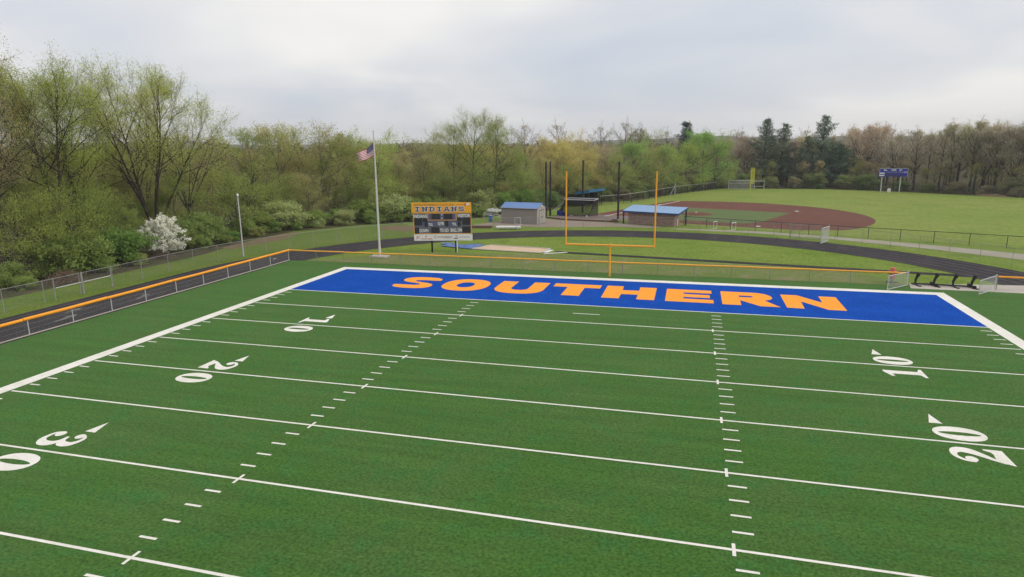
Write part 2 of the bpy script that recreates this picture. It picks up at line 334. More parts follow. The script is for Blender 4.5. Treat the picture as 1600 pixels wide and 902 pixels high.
# crumpled tarp
tp = MB(); nx, ny = 30, 14; rr = random.Random(3); vs = []
for j in range(ny+1):
    for i in range(nx+1):
        u, v = i/nx, j/ny
        a = -9.3-4.7*u+.5*math.sin(v*7)*u+.3*math.sin(v*3.0); b = -1.5+(3.2-1.5*u+.45*math.sin(u*9))*v+.9*u
        p = rpt(a, b); z = .05+.16*abs(math.sin(u*11+v*4+math.sin(v*9)))*math.sin(math.pi*min(1, v*1.02))*(.4+.6*math.sin(u*5)**2)+.03*rr.random()
        vs.append((p[0], p[1], z))
tp.add(vs, [(j*(nx+1)+i, j*(nx+1)+i+1, (j+1)*(nx+1)+i+1, (j+1)*(nx+1)+i)[::-1] for j in range(ny) for i in range(nx)])
tag(tp.build('tarp', M['tarp'], None, None, True), 'crumpled blue tarp lying on the grass at the end of the sand pit', 'tarp')

# ------------------------------------------------------------------ the football field
turf = grid_sheet('football_turf', -FX, FX, FYN, FYF, .016, M['turf'])
YD = .9144; SX = 24.384; ZL = .021
def rect(name, x0, x1, y0, y1, z, mat, parent):
    m = MB(); m.add([(x0, y0, z), (x1, y0, z), (x1, y1, z), (x0, y1, z)], [(0, 1, 2, 3)]); return m.build(name, mat, parent)
rect('sideline', -SX-.78, -SX, FYN, 10*YD, ZL, M['line_white'], turf)
rect('sideline', SX, SX+.78, FYN, 10*YD, ZL, M['line_white'], turf)
rect('end_line', -SX-.78, SX+.78, 10*YD, 10*YD+.9, ZL, M['line_white'], turf)
ez = rect('end_zone', -SX, SX, .07, 10*YD, ZL, M['turf_blue'], turf)
for k in range(0, 11):
    y = -5*k*YD; rect('yard_line', -SX+(.12 if k else 0), SX-(.12 if k else 0), y-.055, y+(.07 if k == 0 else .055), ZL, M['line_white'], turf)
hm = bpy.data.meshes.new('hash_mark'); hm.from_pydata([(-.305, -.05, 0), (.305, -.05, 0), (.305, .05, 0), (-.305, .05, 0)], [], [(0, 1, 2, 3)]); hm.materials.append(M['line_white'])
for k in range(1, 46):
    y = -k*YD
    if k % 5:
        for x in (-8.128-.305, 8.128+.305, -SX+.43, SX-.43):
            o = link_mesh('hash_mark', hm, turf); o.location = (x, y, ZL+.001)
    else:
        for x in (-8.128, 8.128):
            o = link_mesh('hash_mark', hm, turf); o.location = (x, y, ZL+.004); o.rotation_euler = (0, 0, R(90))
rect('conversion_mark', -.92, .92, -2.39, -2.29, ZL, M['line_white'], turf)
def sup(cx_, cy_, a, b, e, n=48):
    o = []
    for i in range(n):
        t = 2*math.pi*i/n; c, s = math.cos(t), math.sin(t)
        o.append((cx_+a*math.copysign(abs(c)**(2/e), c), cy_+b*math.copysign(abs(s)**(2/e), s)))
    return o
def sm(pts, n=8, closed=False):
    p = [Vector(q) for q in pts]; o = []; m = len(p)
    for i in range(m if closed else m-1):
        g = lambda k: p[k % m] if closed else p[max(0, min(m-1, k))]
        a, b, c, d = g(i-1), g(i), g(i+1), g(i+2)
        for k in range(n):
            t = k/n; o.append(.5*((2*b)+(c-a)*t+(2*a-5*b+4*c-d)*t*t+(3*b-a-3*c+d)*t**3))
    if not closed: o.append(p[-1])
    return o
T0, B0 = 7.0, 2.68
half = [(1.60, .98), (1.68, 1.22)]+[(x, y) for x, y in [(1.55, 1.72), (1.1, 2.08), (.3, 2.22), (-.6, 2.18), (-1.2, 1.95), (-1.56, 1.55), (-1.66, 1.15), (-1.6, .72), (-1.36, .32), (-.9, .04), (-.25, -.18)]]+[(.25, -.36), (.47, -.58), (.42, -.82), (.12, -.97)]
S = [(-15.35+x, 4.86+y) for x, y in half]+[(-15.35-x, 4.86-y) for x, y in half]
ubow = arc(-6.42, 4.35, 1, 180, 360, 20)
U = [(-8.42, T0), (-8.42, 4.6)]+[(-6.42+2.0*math.copysign(abs(math.cos(R(a)))**.8, math.cos(R(a))), 4.6-1.95*abs(math.sin(R(a)))**.8) for a in range(188, 360, 8)]+[(-4.44, 4.6), (-4.44, T0), (-5.74, T0), (-5.74, 4.5), (-5.86, 4.12), (-6.2, 3.92), (-6.66, 3.92), (-7.0, 4.12), (-7.12, 4.5), (-7.12, T0)]
LET = [[S], [sup(-11.05, 4.84, 1.93, 2.25, 2.3), sup(-11.08, 4.82, .70, .98, 2.2)[::-1]], [U],
    [[(-3.96, T0+.04), (-3.96, 5.85), (-2.78, 5.85), (-2.78, 2.88), (-1.4, 2.88), (-1.4, 5.8), (-.18, 5.8), (-.18, T0+.04)]],
    [[(.28, 7.05), (.3, 2.74), (1.62, 2.74), (1.64, 4.25), (2.9, 4.25), (2.9, 2.72), (4.2, 2.72), (4.18, 6.95), (2.88, 6.98), (2.9, 5.68), (1.62, 5.64), (1.58, 7.05)]],
    [[(4.96, 6.9), (4.98, 2.68), (8.38, 2.66), (8.38, 3.72), (6.26, 3.78), (6.26, 4.3), (8.15, 4.3), (8.15, 5.28), (6.25, 5.34), (6.25, 5.84), (8.3, 5.84), (8.3, 6.9)]],
    [[(8.97, 6.9), (8.97, 2.57), (10.24, 2.57), (10.26, 4.1), (11.5, 2.53), (12.84, 2.53), (11.95, 4.35), (12.4, 4.75), (12.58, 5.35), (12.5, 5.95), (12.2, 6.5), (11.75, 6.8), (11.4, 6.88)], [(10.24, 5.18), (10.24, 5.68), (11.1, 5.66), (11.27, 5.45), (11.1, 5.2)]],
    [[(13.26, 6.7), (13.24, 2.53), (14.36, 2.47), (14.43, 4.68), (15.88, 2.47), (17.03, 2.47), (17.07, 6.66), (15.9, 6.68), (15.84, 4.6), (14.42, 6.7)]]]
for lp in LET:
    m = MB(); m.poly(lp, ZL+.005); m.build('letter', M['turf_orange'], ez)
# yard numbers
def stroke(m, pts, ws, fn, n=8):
    P = sm([(*p, w) for p, w in zip(pts, ws)], n); k = len(P); vs = []
    for i in range(k):
        a = P[min(i+1, k-1)]-P[max(i-1, 0)]; d = Vector((a.x, a.y)).normalized(); nn = Vector((-d.y, d.x))*P[i].z
        vs += [fn(P[i].x+nn.x, P[i].y+nn.y, 0), fn(P[i].x-nn.x, P[i].y-nn.y, 0)]
    m.add(vs, [(2*i, 2*i+1, 2*i+3, 2*i+2) for i in range(k-1)])
def digit(ch, fn):
    m = MB(); pf = lambda lps, dz=0: m.poly(lps, 0, 0, lambda x, y: fn(x, y, dz))
    if ch == '0': pf([sup(.66, .92, .66, .92, 2.15), sup(.66, .92, .165, .74, 1.9)[::-1]])
    elif ch == '1': pf([[(0.02, 0), (1.24, 0), (1.24, .12), (.98, .2), (.86, .26), (.86, 1.83), (.62, 1.83), (.02, 1.60), (.02, 1.44), (.38, 1.47), (.38, .26), (.28, .2), (.02, .12)]])
    elif ch == '2':
        stroke(m, [(.1, 1.2), (.16, 1.5), (.42, 1.72), (.74, 1.72), (1.0, 1.52), (1.0, 1.2), (.76, .88), (.42, .56), (.16, .22)], [.06, .075, .09, .12, .2, .23, .17, .1, .07], fn)
        pf([[(0, 0), (1.24, 0), (1.26, .62), (1.14, .62), (1.02, .44), (.86, .4), (.40, .47), (.1, .2)]], .0012)
        pf([sup(.30, 1.28, .22, .2, 2)], .0018)
    else:
        stroke(m, [(.16, 1.5), (.36, 1.72), (.66, 1.74), (.94, 1.56), (.95, 1.25), (.74, 1.04), (.4, .97)], [.06, .075, .1, .18, .19, .11, .06], fn)
        stroke(m, [(.4, .97), (.78, .96), (1.04, .76), (1.06, .42), (.82, .14), (.5, .09), (.22, .16), (.1, .42)], [.06, .1, .19, .2, .13, .085, .075, .06], lambda x, y, z: fn(x, y, z+.0008))
        pf([sup(.28, 1.42, .2, .19, 2)], .0018); pf([sup(.26, .42, .22, .2, 2)], .0022)
    return m
ZN = ZL+.001
for k in (10, 20, 30):
    y = -k*YD; t, o_ = str(k)
    fl = lambda off: (lambda u, v, dz: (-17.95+v, y+off-u, ZN+dz))
    fr = lambda off: (lambda u, v, dz: (17.95-v, y+off+u, ZN+dz))
    for ch, fn in ((t, fl(1.62)), (o_, fl(-.3)), (t, fr(-1.66)), (o_, fr(.22))):
        m = digit(ch, fn); m.build('yard_number', M['line_white'], turf)
    for xs in ((-16.78, -16.28, -16.58), (16.24, 16.73, 16.51)):
        m = MB(); m.poly([[(xs[0], y+1.78), (xs[1], y+1.78), (xs[2], y+2.74)]], ZN); m.build('direction_arrow', M['line_white'], turf)
sheet('concrete_pad', [[(23.3, 11.25), (34.5, 11.0), (35, 14.6), (23.7, 13.2)]], .022, M['concrete'])

# ------------------------------------------------------------------ fences
def path_len(p): return [0]+list(np.cumsum([math.dist(p[i], p[i+1]) for i in range(len(p)-1)]))
def at_len(p, cl, s):
    s = max(0, min(cl[-1], s))
    for i in range(len(p)-1):
        if s <= cl[i+1]+1e-9:
            t = (s-cl[i])/(cl[i+1]-cl[i]); return (p[i][0]+(p[i+1][0]-p[i][0])*t, p[i][1]+(p[i+1][1]-p[i][1])*t)
    return p[-1]
def chain(pts, z0, z1, d, r, loc):
    cl = path_len(pts); Lg = cl[-1]; h = z1-z0; A = []; B = []
    P = np.array(pts, float); C = np.array(cl)
    n = int((Lg+h)/d)
    s = np.arange(1, n)*d-h
    for sg in (1, -1):
        sa = s.copy(); sb = s+h; za = np.full(len(s), z0 if sg > 0 else z1); zb = np.full(len(s), z1 if sg > 0 else z0)
        ta = np.clip(-sa/h, 0, 1); tb = np.clip((sb-Lg)/h, 0, 1)
        za2 = za+(zb-za)*ta; zb2 = zb-(zb-za)*tb; sa = np.clip(sa, 0, Lg); sb = np.clip(sb, 0, Lg)
        for S_, Z_, O in ((sa, za2, A), (sb, zb2, B)):
            O.append(np.stack([np.interp(S_, C, P[:, 0]), np.interp(S_, C, P[:, 1]), Z_], 1))
    A = np.concatenate(A)-np.array(loc); B = np.concatenate(B)-np.array(loc)
    D = B-A; D /= np.linalg.norm(D, axis=1)[:, None]+1e-9
    hz = np.stack([-D[:, 1], D[:, 0], 0*D[:, 0]], 1); hz /= np.linalg.norm(hz, axis=1)[:, None]+1e-9; q = np.cross(D, hz)
    V = []
    for E in (A, B):
        for k in range(3):
            t = 2*math.pi*k/3; V.append(E+(hz*math.cos(t)+q*math.sin(t))*r)
    V = np.stack(V, 1); n = len(V)
    base = np.arange(n)[:, None]*6; quads = np.concatenate([base+np.array([[k, (k+1) % 3, 3+(k+1) % 3, 3+k]]) for k in range(3)], 0)
    return quad_mesh('chain_link_mesh', V.reshape(-1, 3), quads)
def quad_mesh(name, V, Q, tint=None):
    me = bpy.data.meshes.new(name); me.vertices.add(len(V)); me.vertices.foreach_set('co', np.ascontiguousarray(V, dtype=np.float32).ravel())
    k = Q.shape[1]; me.loops.add(Q.size); me.loops.foreach_set('vertex_index', np.ascontiguousarray(Q, dtype=np.int32).ravel())
    me.polygons.add(len(Q)); me.polygons.foreach_set('loop_start', np.arange(len(Q), dtype=np.int32)*k)
    me.update(calc_edges=True)
    if tint is not None:
        a = me.attributes.new('tint', 'FLOAT', 'FACE'); a.data.foreach_set('value', np.ascontiguousarray(tint, dtype=np.float32))
    me.validate(); return me
def fence(label, pts, h, step, post, rail, mesh, d, r, pr=.03, rr_=.022, cap=None, bottom=None, group=None, mid=None, first=0, name='chain_link_fence'):
    root = thing(name, (*pts[0], 0), label, 'fence', group); cl = path_len(pts); loc = (*pts[0], 0)
    pm = MB(); pm.tube([(0, 0, 0), (0, 0, h+.03)], pr, 8); po = None
    s = first
    while s <= cl[-1]+.01:
        p = at_len(pts, cl, s)
        if po is None: po = pm.build('post', post, root, None, True, True); q = po
        else: q = link_mesh('post', po.data, root)
        q.location = (p[0]-loc[0], p[1]-loc[1], 0); s += step
    fine = [at_len(pts, cl, x) for x in np.linspace(0, cl[-1], max(2, int(cl[-1]/2)))] if len(pts) > 3 else pts
    if cap:
        q = 0.0; jr = random.Random(len(label))
        while q < cl[-1]-.05:
            e = min(cl[-1], q+6.1); p0, p1 = at_len(pts, cl, q+.02), at_len(pts, cl, e-.02); pm_ = ((p0[0]+p1[0])/2, (p0[1]+p1[1])/2); j0, j1, jm = [jr.uniform(-.012, .012) for _ in range(3)]
            m = MB(); m.tube([(*p0, h+j0), (*pm_, h-.012+jm), (*p1, h+j1)], cap[0]*jr.uniform(.96, 1.04), 12); m.build('padded_cap', cap[1], root, None, True); q = e
        if len(cap) > 2:
            nx_, ny_ = cap[2]; m = MB(); m.tube([(x+nx_*.11, y+ny_*.11, h+.045) for x, y in fine], .05, 6); m.build('cap_edging', M['black'], root, None, True)
    else:
        m = MB(); m.tube([(x, y, h) for x, y in fine], rr_, 6); m.build('top_rail', rail, root, None, True)
    if mid:
        m = MB(); m.tube([(x, y, mid) for x, y in fine], rr_*.8, 6); m.build('mid_rail', rail, root, None, True)
    if bottom:
        m = MB()
        for i in range(len(fine)-1):
            a, b = Vector(fine[i]), Vector(fine[i+1]); t = (b-a).normalized(); q = Vector((-t.y, t.x))*bottom[1]
            m.slab([tuple(a+q), tuple(a-q), tuple(b-q), tuple(b+q)], .0, bottom[0])
        m.build('bottom_edging', bottom[2], root)
    o = link_mesh('chain_link_mesh', chain(pts, .06, h-.02, d, r, loc), root, 'stuff'); o.data.materials.append(mesh); return root
FL = -32.65
fence('low chain-link fence with orange padded cap along the inside of the left track straight', [(FL, -33.8), (FL, 12.4)], 1.03, 3.05, M['galv_light'], M['galv'], M['wire'], .10, .0022, cap=(.105, M['orange'], (-1, 0)), bottom=(.05, .05, M['concrete']), first=.3)
fence('long low chain-link fence with orange padded cap behind the end zone', [(FL+.05, 12.45), (23.15, 12.35)], 1.02, 3.05, M['galv'], M['galv'], M['wire'], .12, .002, cap=(.07, M['amber']), first=3.0)
fence('short end of orange-capped fence right of the open gates', [(29.35, 12.1), (39.5, 12.1)], 1.02, 3.05, M['galv'], M['galv'], M['wire'], .12, .002, cap=(.075, M['orange']))
ol = [(-39.7, -40), (-39.7, 4)]+list(reversed(arc(0, 4, 39.7, 61, 180, 60)))[1:]
fence('tall galvanised chain-link fence round the outside of the track', ol, 1.7, 3.05, M['galv'], M['galv'], M['wire'], .13, .0022, pr=.024, rr_=.02, first=1.2)
fence('galvanised chain-link fence beside the footpath right of the standing-open gate', list(reversed(arc(0, 4, 39.7, 12, 55.4, 30))), 1.7, 3.05, M['galv'], M['galv'], M['wire'], .14, .002, pr=.02, rr_=.015)
# braced gate section in the left outer fence
g = thing('gate', (-39.72, -6.2, 0), 'wide double gate with mid rails in the left outer fence', 'gate')
for y in (-7.5, -5.1, -2.4):
    m = MB(); m.tube([(-39.62, y, 0), (-39.62, y, 1.76)], .075 if y == -5.1 else .04, 8); m.build('gate_post', M['galv'], g, None, True)
for y0, y1 in ((-7.4, -5.2), (-5.0, -2.5)):
    m = MB(); m.tube([(-39.58, y0, .98), (-39.58, y1, .98)], .035, 6); m.build('gate_rail', M['galv_light'], g, None, True)
def gate_leaf(a, b, h, label, mat, r=.03, d=.11):
    g = thing('gate', (*a, 0), label, 'gate'); m = MB(); A, B = Vector((*a, 0)), Vector((*b, 0))
    m.tube([A+Vector((0, 0, .07)), A+Vector((0, 0, h)), B+Vector((0, 0, h)), B+Vector((0, 0, .07)), A+Vector((0, 0, .07))], r, 6); m.build('gate_frame', mat, g)
    m = MB(); m.tube([A+Vector((0, 0, h*.5))+(B-A)*.02, A+Vector((0, 0, h*.5))+(B-A)*.0201+Vector((0, 0, .12))], .05, 6); m.build('latch', mat, g)
    m = MB(); e = A+(A-B).normalized()*.09; m.tube([e, e+Vector((0, 0, h+.1))], .038, 8); m.build('hinge_post', mat, g, None, True)
    o = link_mesh('chain_link_mesh', chain([a, b], .09, h-.02, d, .004, (*a, 0)), g, 'stuff'); o.data.materials.append(M['wire'] if mat != M['galv_light'] else M['galv_light']); return g
gate_leaf((23.25, 12.2), (21.35, 10.1), 1.12, 'open chain-link gate leaf beside the red dummy left of the sled', M['galv_light'])
gate_leaf((29.2, 12.0), (27.35, 9.75), 1.12, 'open chain-link gate leaf swung towards the turf right of the sled', M['galv_light'])
gate_leaf((21.9, 37.1), (20.75, 34.7), 1.75, 'tall gate leaf standing open towards the track beside the footpath', M['galv_light'], .04, .085)
gate_leaf((18.1, 38.9), (21.2, 37.6), 1.72, 'closed tall gate leaf beside the footpath left of the open one', M['galv'], .03, .14)
# ball field fences
fence('black chain-link fence with dark top rail along the first base line', [(5.6, 49.5), (20.6, 42.9), (40.5, 35.3), (50, 31.4)], 1.28, 3.3, M['black'], M['black'], M['wire_dark'], .16, .0022, pr=.035, rr_=.035, name='ball_field_fence')
fence('dark sloping chain-link fence along the left foul line by the wood', [(-10.2, 78.5), (-5.6, 83.5), (2.8, 108.6), (13.4, 129.6)], 1.75, 3.0, M['black_soft'], M['galv'], M['wire_dark'], .16, .006, pr=.04, rr_=.05, name='ball_field_fence')
fence('thin dark outfield fence in front of the far wood', [(13.4, 130), (23, 130.6), (39, 129.9), (51.3, 123.7), (61.2, 115.4), (70.2, 108), (91, 88.2)], 1.5, 4.5, M['black_soft'], M['black_soft'], M['wire_dark'], .2, .005, pr=.05, rr_=.03, name='ball_field_fence')
m = MB(); m.tube([(2.7, 107.6, 0), (2.7, 107.6, 2.7)], .17, 8); br = thing('brace_post', (2.7, 107.6, 0), 'stout weathered post standing in the left foul line fence', 'post'); m.build('post_shaft', M['galv'], br, None, True)
m = MB(); m.tube([(2.7, 107.5, 2.0), (1.8, 105.2, .1)], .07, 6); m.build('diagonal_brace', M['galv'], br, None, True)

# ------------------------------------------------------------------ goal post, flag, poles
gp = thing('goal_post', (-.06, 11.0, 0), 'tall yellow-orange goal post with two uprights behind the blue end zone', 'goal post')
gx = -.12
m = MB(); m.tube([(gx+.06, 11, 0), (gx+.06, 11, 2.66)], .085, 14); m.build('base_post', M['amber'], gp, None, True)
m = MB(); m.tube([(gx-3.8, 11, 2.72), (gx+3.76, 11, 2.72)], .082, 14); m.build('crossbar', M['amber'], gp, None, True)
for x in (gx-3.8, gx+3.76):
    m = MB(); m.tube([(x, 11, 2.66), (x, 11, 9.0)], .068, 12); m.build('upright', M['amber'], gp, None, True)
m = MB(); m.tube([(gx+.06, 11, 2.58), (gx+.06, 11, 2.84)], .11, 12); m.build('collar', M['amber'], gp, None, True)
FPX, FPY = -24.4, 16.03
fp = thing('flagpole', (FPX, FPY, 0), 'tall tapering off-white flagpole on a square concrete base', 'flagpole')
m = MB(); m.tube([(FPX, FPY, .1), (FPX, FPY, 6), (FPX, FPY, 12.65)], [.125, .10, .055], 12); m.build('pole_shaft', M['pole_white'], fp, None, True)
m = MB(); m.slab([(FPX-.95, FPY-.55), (FPX+.85, FPY-.55), (FPX+.85, FPY+.55), (FPX-.95, FPY+.55)], 0, .16); m.build('concrete_base', M['concrete'], fp)
m = MB(); m.tube([(FPX, FPY, 12.6), (FPX, FPY, 12.67), (FPX, FPY, 12.74), (FPX, FPY, 12.8)], [.03, .075, .075, .02], 10); m.build('finial', M['alu'], fp, None, True)
m = MB(); m.tube([(FPX+.09, FPY-.06, 12.6), (FPX+.13, FPY-.08, 1.3)], .008, 4); m.build('halyard', M['white'], fp)
def fcurve(u, v):   # flag cloth, u along the fly, v down the hoist
    px = FPX-.09-1.80*u**.92+.10*math.sin(3.1*u)*v
    pz = 11.62-1.28*v-(1.62*u-.52*u*u)*(1-.36*v)-.12*math.sin(4.2*u+.6)*u*(1-v)
    py = FPY-.02+.30*math.sin(5.2*u+1.7*v)*u**.7+.16*math.sin(9*u-2.2*v)*u
    return (px, py, pz)
fl_ = MB(); nu, nv = 44, 26
fl_.v = [fcurve(i/nu, j/nv) for j in range(nv+1) for i in range(nu+1)]
for j in range(nv):
    for i in range(nu):
        fl_.f.append((j*(nu+1)+i, j*(nu+1)+i+1, (j+1)*(nu+1)+i+1, (j+1)*(nu+1)+i))
        fl_.mi.append(2 if (i < nu*.4 and j < 14) else (0 if (j//2) % 2 == 0 else 1))
flag = thing('flag', (FPX, FPY, 10.3), 'stars and stripes flag hanging in a light wind from the flagpole', 'flag')
fl_.build('cloth', [M['flag_red'], M['flag_white'], M['flag_blue']], flag, None, True)
st = MB()
for r_ in range(9):
    for c in range(6 if r_ % 2 == 0 else 5):
        u0 = .4*(1+2*c+(r_ % 2))/12; v0 = (7/13)*(r_+1)/10
        for sd in (-.012, .012):
            q = []
            for k in range(10):
                rr2 = (.028 if k % 2 == 0 else .011); a = math.pi/2+k*math.pi/5; p = fcurve(u0+rr2*math.cos(a)*.55, v0-rr2*math.sin(a)); q.append((p[0], p[1]+sd, p[2]))
            ce = fcurve(u0, v0); q.append((ce[0], ce[1]+sd, ce[2])); st.add(q, [(k, (k+1) % 10, 10) for k in range(10)])
st.build('stars', M['flag_white'], flag, 'stuff')
lp = thing('light_pole', (-38.9, 13.4, 0), 'short pale steel pole with a round cap at the left outer fence', 'pole')
m = MB(); m.tube([(-38.9, 13.4, 0), (-38.9, 13.4, 6.35)], [.072, .058], 10); m.build('pole_shaft', M['galv_light'], lp, None, True)
m = MB(); m.tube([(-38.9, 13.4, 6.3+.32*i/6) for i in range(7)], [.065, .1, .12, .115, .095, .06, .01], 10); m.build('pole_cap', M['white'], lp, None, True)

# ------------------------------------------------------------------ football scoreboard
def text_mesh(body, x0, x1, z0, z1, mat, parent, y, bold=.0, name='lettering', fy=None, ext=.01, shear=0):
    cu = bpy.data.curves.new('lettering', 'FONT'); cu.body = body; cu.offset = bold; cu.extrude = 0; cu.size = 1; cu.resolution_u = 3; cu.shear = shear; cu.fill_mode = 'FRONT'
    ob = bpy.data.objects.new('lettering', cu); COL.objects.link(ob)
    dg = bpy.context.evaluated_depsgraph_get(); me = bpy.data.meshes.new_from_object(ob.evaluated_get(dg)); bpy.data.objects.remove(ob)
    v = np.empty(len(me.vertices)*3, np.float32); me.vertices.foreach_get('co', v); v = v.reshape(-1, 3)
    mn, mxx = v.min(0), v.max(0); n = np.empty_like(v)
    n[:, 0] = x0+(v[:, 0]-mn[0])/(mxx[0]-mn[0])*(x1-x0); n[:, 2] = z0+(v[:, 1]-mn[1])/(mxx[1]-mn[1])*(z1-z0); n[:, 1] = y
    me.vertices.foreach_set('co', n.ravel()); me.materials.clear(); me.materials.append(mat); me.update()
    return link_mesh(name, me, parent)
TH = math.atan2(1.55, 6.2)
sb = thing('scoreboard', (-19.1, 20.3, 0), 'large football scoreboard with orange INDIANS header standing on two dark posts', 'scoreboard', None, TH)
BX = lambda x: (x-537)*.00753
BZ = lambda y: 5.34-(y-150)*.00762
def bpanel(name, x0, x1, y0, y1, mat, d0, d1, parent=sb):
    m = MB(); m.box(BX(x0), BX(x1), -d1, -d0, BZ(y1), BZ(y0)); return m.build(name, mat, parent, None, False, True)
hd = bpanel('header_panel', 112, 958, 150, 290, M['board_orange'], -.15, .06)
bd = bpanel('board_face', 135, 955, 292, 588, M['board_slate'], -.15, .05)
sponsor = bpanel('sponsor_panel', 135, 966, 590, 682, M['white'], -.05, .07)
for a in ((270, 470, 402, 484), (632, 752, 402, 484)): bpanel('blue_field', *a, M['board_blue'], .05, .054, bd)
bpanel('clock_frame', 336, 746, 296, 396, M['board_orange'], .05, .07, bd); bpanel('clock_panel', 346, 736, 302, 388, M['board_blue'], .07, .078, bd)
for a in ((395, 515, 302, 382), (570, 690, 302, 382)): bpanel('digit_display', *a, M['display'], .078, .09, bd)
for yy in (317, 366): bpanel('colon_dot', 530, 551, yy-9, yy+9, M['sponsor_grey'], .078, .09, bd)
for a in ((145, 260, 365, 466), (266, 336, 368, 416), (294, 336, 420, 486), (758, 822, 362, 406), (830, 945, 362, 462), (764, 802, 414, 478), (584, 630, 404, 480), (150, 212, 494, 582), (383, 499, 490, 576), (824, 945, 484, 572)):
    bpanel('digit_display', *a, M['display'], .05, .075, bd)
for x0, x1, y0, y1 in ((135, 143, 292, 588), (947, 955, 292, 588), (144, 946, 579, 587), (144, 336, 292, 298), (746, 946, 292, 298)): bpanel('edge_strip', x0, x1, y0, y1, M['board_orange'], .05, .066, bd)
def btext(s, x0, x1, y0, y1, mat, par, d, bold=.02): return text_mesh(s, BX(x0), BX(x1), BZ(y1), BZ(y0), mat, par, -d, bold)
btext('INDIANS', 143, 330, 314, 360, M['white'], bd, .07, .03); btext('VISITOR', 758, 942, 308, 354, M['white'], bd, .07, .03)
btext('QTR', 480, 570, 420, 468, M['white'], bd, .07, .03); btext('TOL', 346, 410, 436, 474, M['white'], bd, .07, .03); btext('TOL', 684, 746, 430, 470, M['white'], bd, .07, .03)
btext('DOWN', 217, 342, 515, 564, M['white'], bd, .07, .03); btext('TO GO', 509, 629, 512, 560, M['white'], bd, .07, .03); btext('BALL ON', 660, 819, 508, 558, M['white'], bd, .07, .03)
btext('SOUTHERN LOCAL', 148, 722, 168, 192, M['olive_print'], hd, .064, .02)
# slab-serif INDIANS with a white edge
GL = {'I': ([[(.5, 0), (.5, 1)]], [(0.1, .9, 0), (.1, .9, 1)]),
      'N': ([[(.18, 0), (.18, 1)], [(.18, 1), (.82, 0)], [(.82, 0), (.82, 1)]], [(-.05, .38, 0), (-.05, .3, 1), (.62, 1.05, 1)]),
      'D': ([[(.2, 0), (.2, 1)], [(.2, 1), (.62, .98), (.88, .72), (.88, .28), (.62, .02), (.2, 0)]], [(0, .4, 0), (0, .4, 1)]),
      'A': ([[(.08, 0), (.45, 1), (.55, 1), (.92, 0)], [(.25, .33), (.75, .33)]], [(-.1, .28, 0), (.72, 1.1, 0), (.3, .7, 1)]),
      'S': ([[(.9, .74), (.72, .97), (.35, 1), (.1, .82), (.2, .6), (.75, .42), (.92, .2), (.7, .0), (.3, .02), (.08, .26)]], [])}
def slab_text(word, x0, x1, y0, y1, wd, mat, d, par):
    n = len(word); cw = (x1-x0)/n
    for i, ch in enumerate(word):
        m = MB(); k = 0
        g0 = x0+cw*i+cw*.14; gw = cw*.72; strokes, serifs = GL[ch]
        segs = [(p, q) for s in strokes for p, q in zip(s, s[1:])]+[((a, z), (b, z)) for a, b, z in serifs]
        for (a, b), (c, e) in segs:
            A = Vector((BX(g0+gw*a), BZ(y1+(y0-y1)*b))); B = Vector((BX(g0+gw*c), BZ(y1+(y0-y1)*e))); t = (B-A).normalized(); q = Vector((-t.y, t.x))*wd/2
            if abs(A.x-B.x) < .01: q *= 1.5
            A -= t*wd*.3; B += t*wd*.3; k += 1; yy = -d-.0006*k
            m.add([(p.x, yy, p.y) for p in (A-q, B-q, B+q, A+q)], [(0, 1, 2, 3)])
        m.build('letter', mat, par, None, False, True)
slab_text('INDIANS', 146, 872, 212, 264, .19, M['white'], .064, hd); slab_text('INDIANS', 146, 872, 212, 264, .085, M['navy'], .095, hd)
m = MB(); m.box(BX(745), BX(880), -.068, -.062, BZ(182), BZ(178)); m.build('spear_shaft', M['sponsor_red'], hd, None, False, True)
m = MB(); m.add([(BX(x), -.07, BZ(y)) for x, y in ((855, 193), (880, 164), (935, 158), (938, 182), (900, 190))], [(0, 4, 3, 2, 1)]); m.build('feather', M['white'], hd, None, False, True)
m = MB(); m.add([(BX(x), -.073, BZ(y)) for x, y in ((852, 194), (874, 166), (890, 164), (882, 190))], [(0, 3, 2, 1)]); m.build('feather_tip', M['sponsor_red'], hd, None, False, True)
btext('JH', 165, 208, 612, 664, M['sponsor_red'], sponsor, .075, .01); btext('P', 293, 322, 612, 636, M['sponsor_red'], sponsor, .075, .02)
for a in ((238, 268), (274, 318), (324, 396)): bpanel('print_line', a[0], a[1], 652, 662, M['sponsor_red'], .07, .075, sponsor)
btext('C', 422, 456, 610, 648, M['sponsor_brown'], sponsor, .075, .01); btext('ONSUMERS', 462, 676, 618, 642, M['sponsor_brown'], sponsor, .075, .01)
bpanel('print_line', 545, 672, 648, 653, M['sponsor_grey'], .07, .075, sponsor)
for a in ((702, 758, 644, 656), (770, 836, 624, 640), (842, 930, 624, 640)): bpanel('print_line', *a, M['navy'] if a[0] == 702 else M['sponsor_grey'], .07, .075, sponsor)
bpanel('print_mark', 724, 756, 606, 634, M['sponsor_grey'], .07, .075, sponsor)
for x in (385, 727):
    m = MB()
    for a in (-.085, .07): m.box(BX(x)+a, BX(x)+a+.015, -.0, .16, 0, BZ(330))
    m.box(BX(x)-.07, BX(x)+.07, .07, .085, 0, BZ(330)); m.build('steel_post', M['black'], sb, None, False, True)
m = MB(); m.tube([(BX(744), -.02, 0), (BX(744), -.02, BZ(684))], .055, 8); m.build('lit_flange', M['white'], sb, None, True, True)  # white tube stands in for the lit flange of the right beam

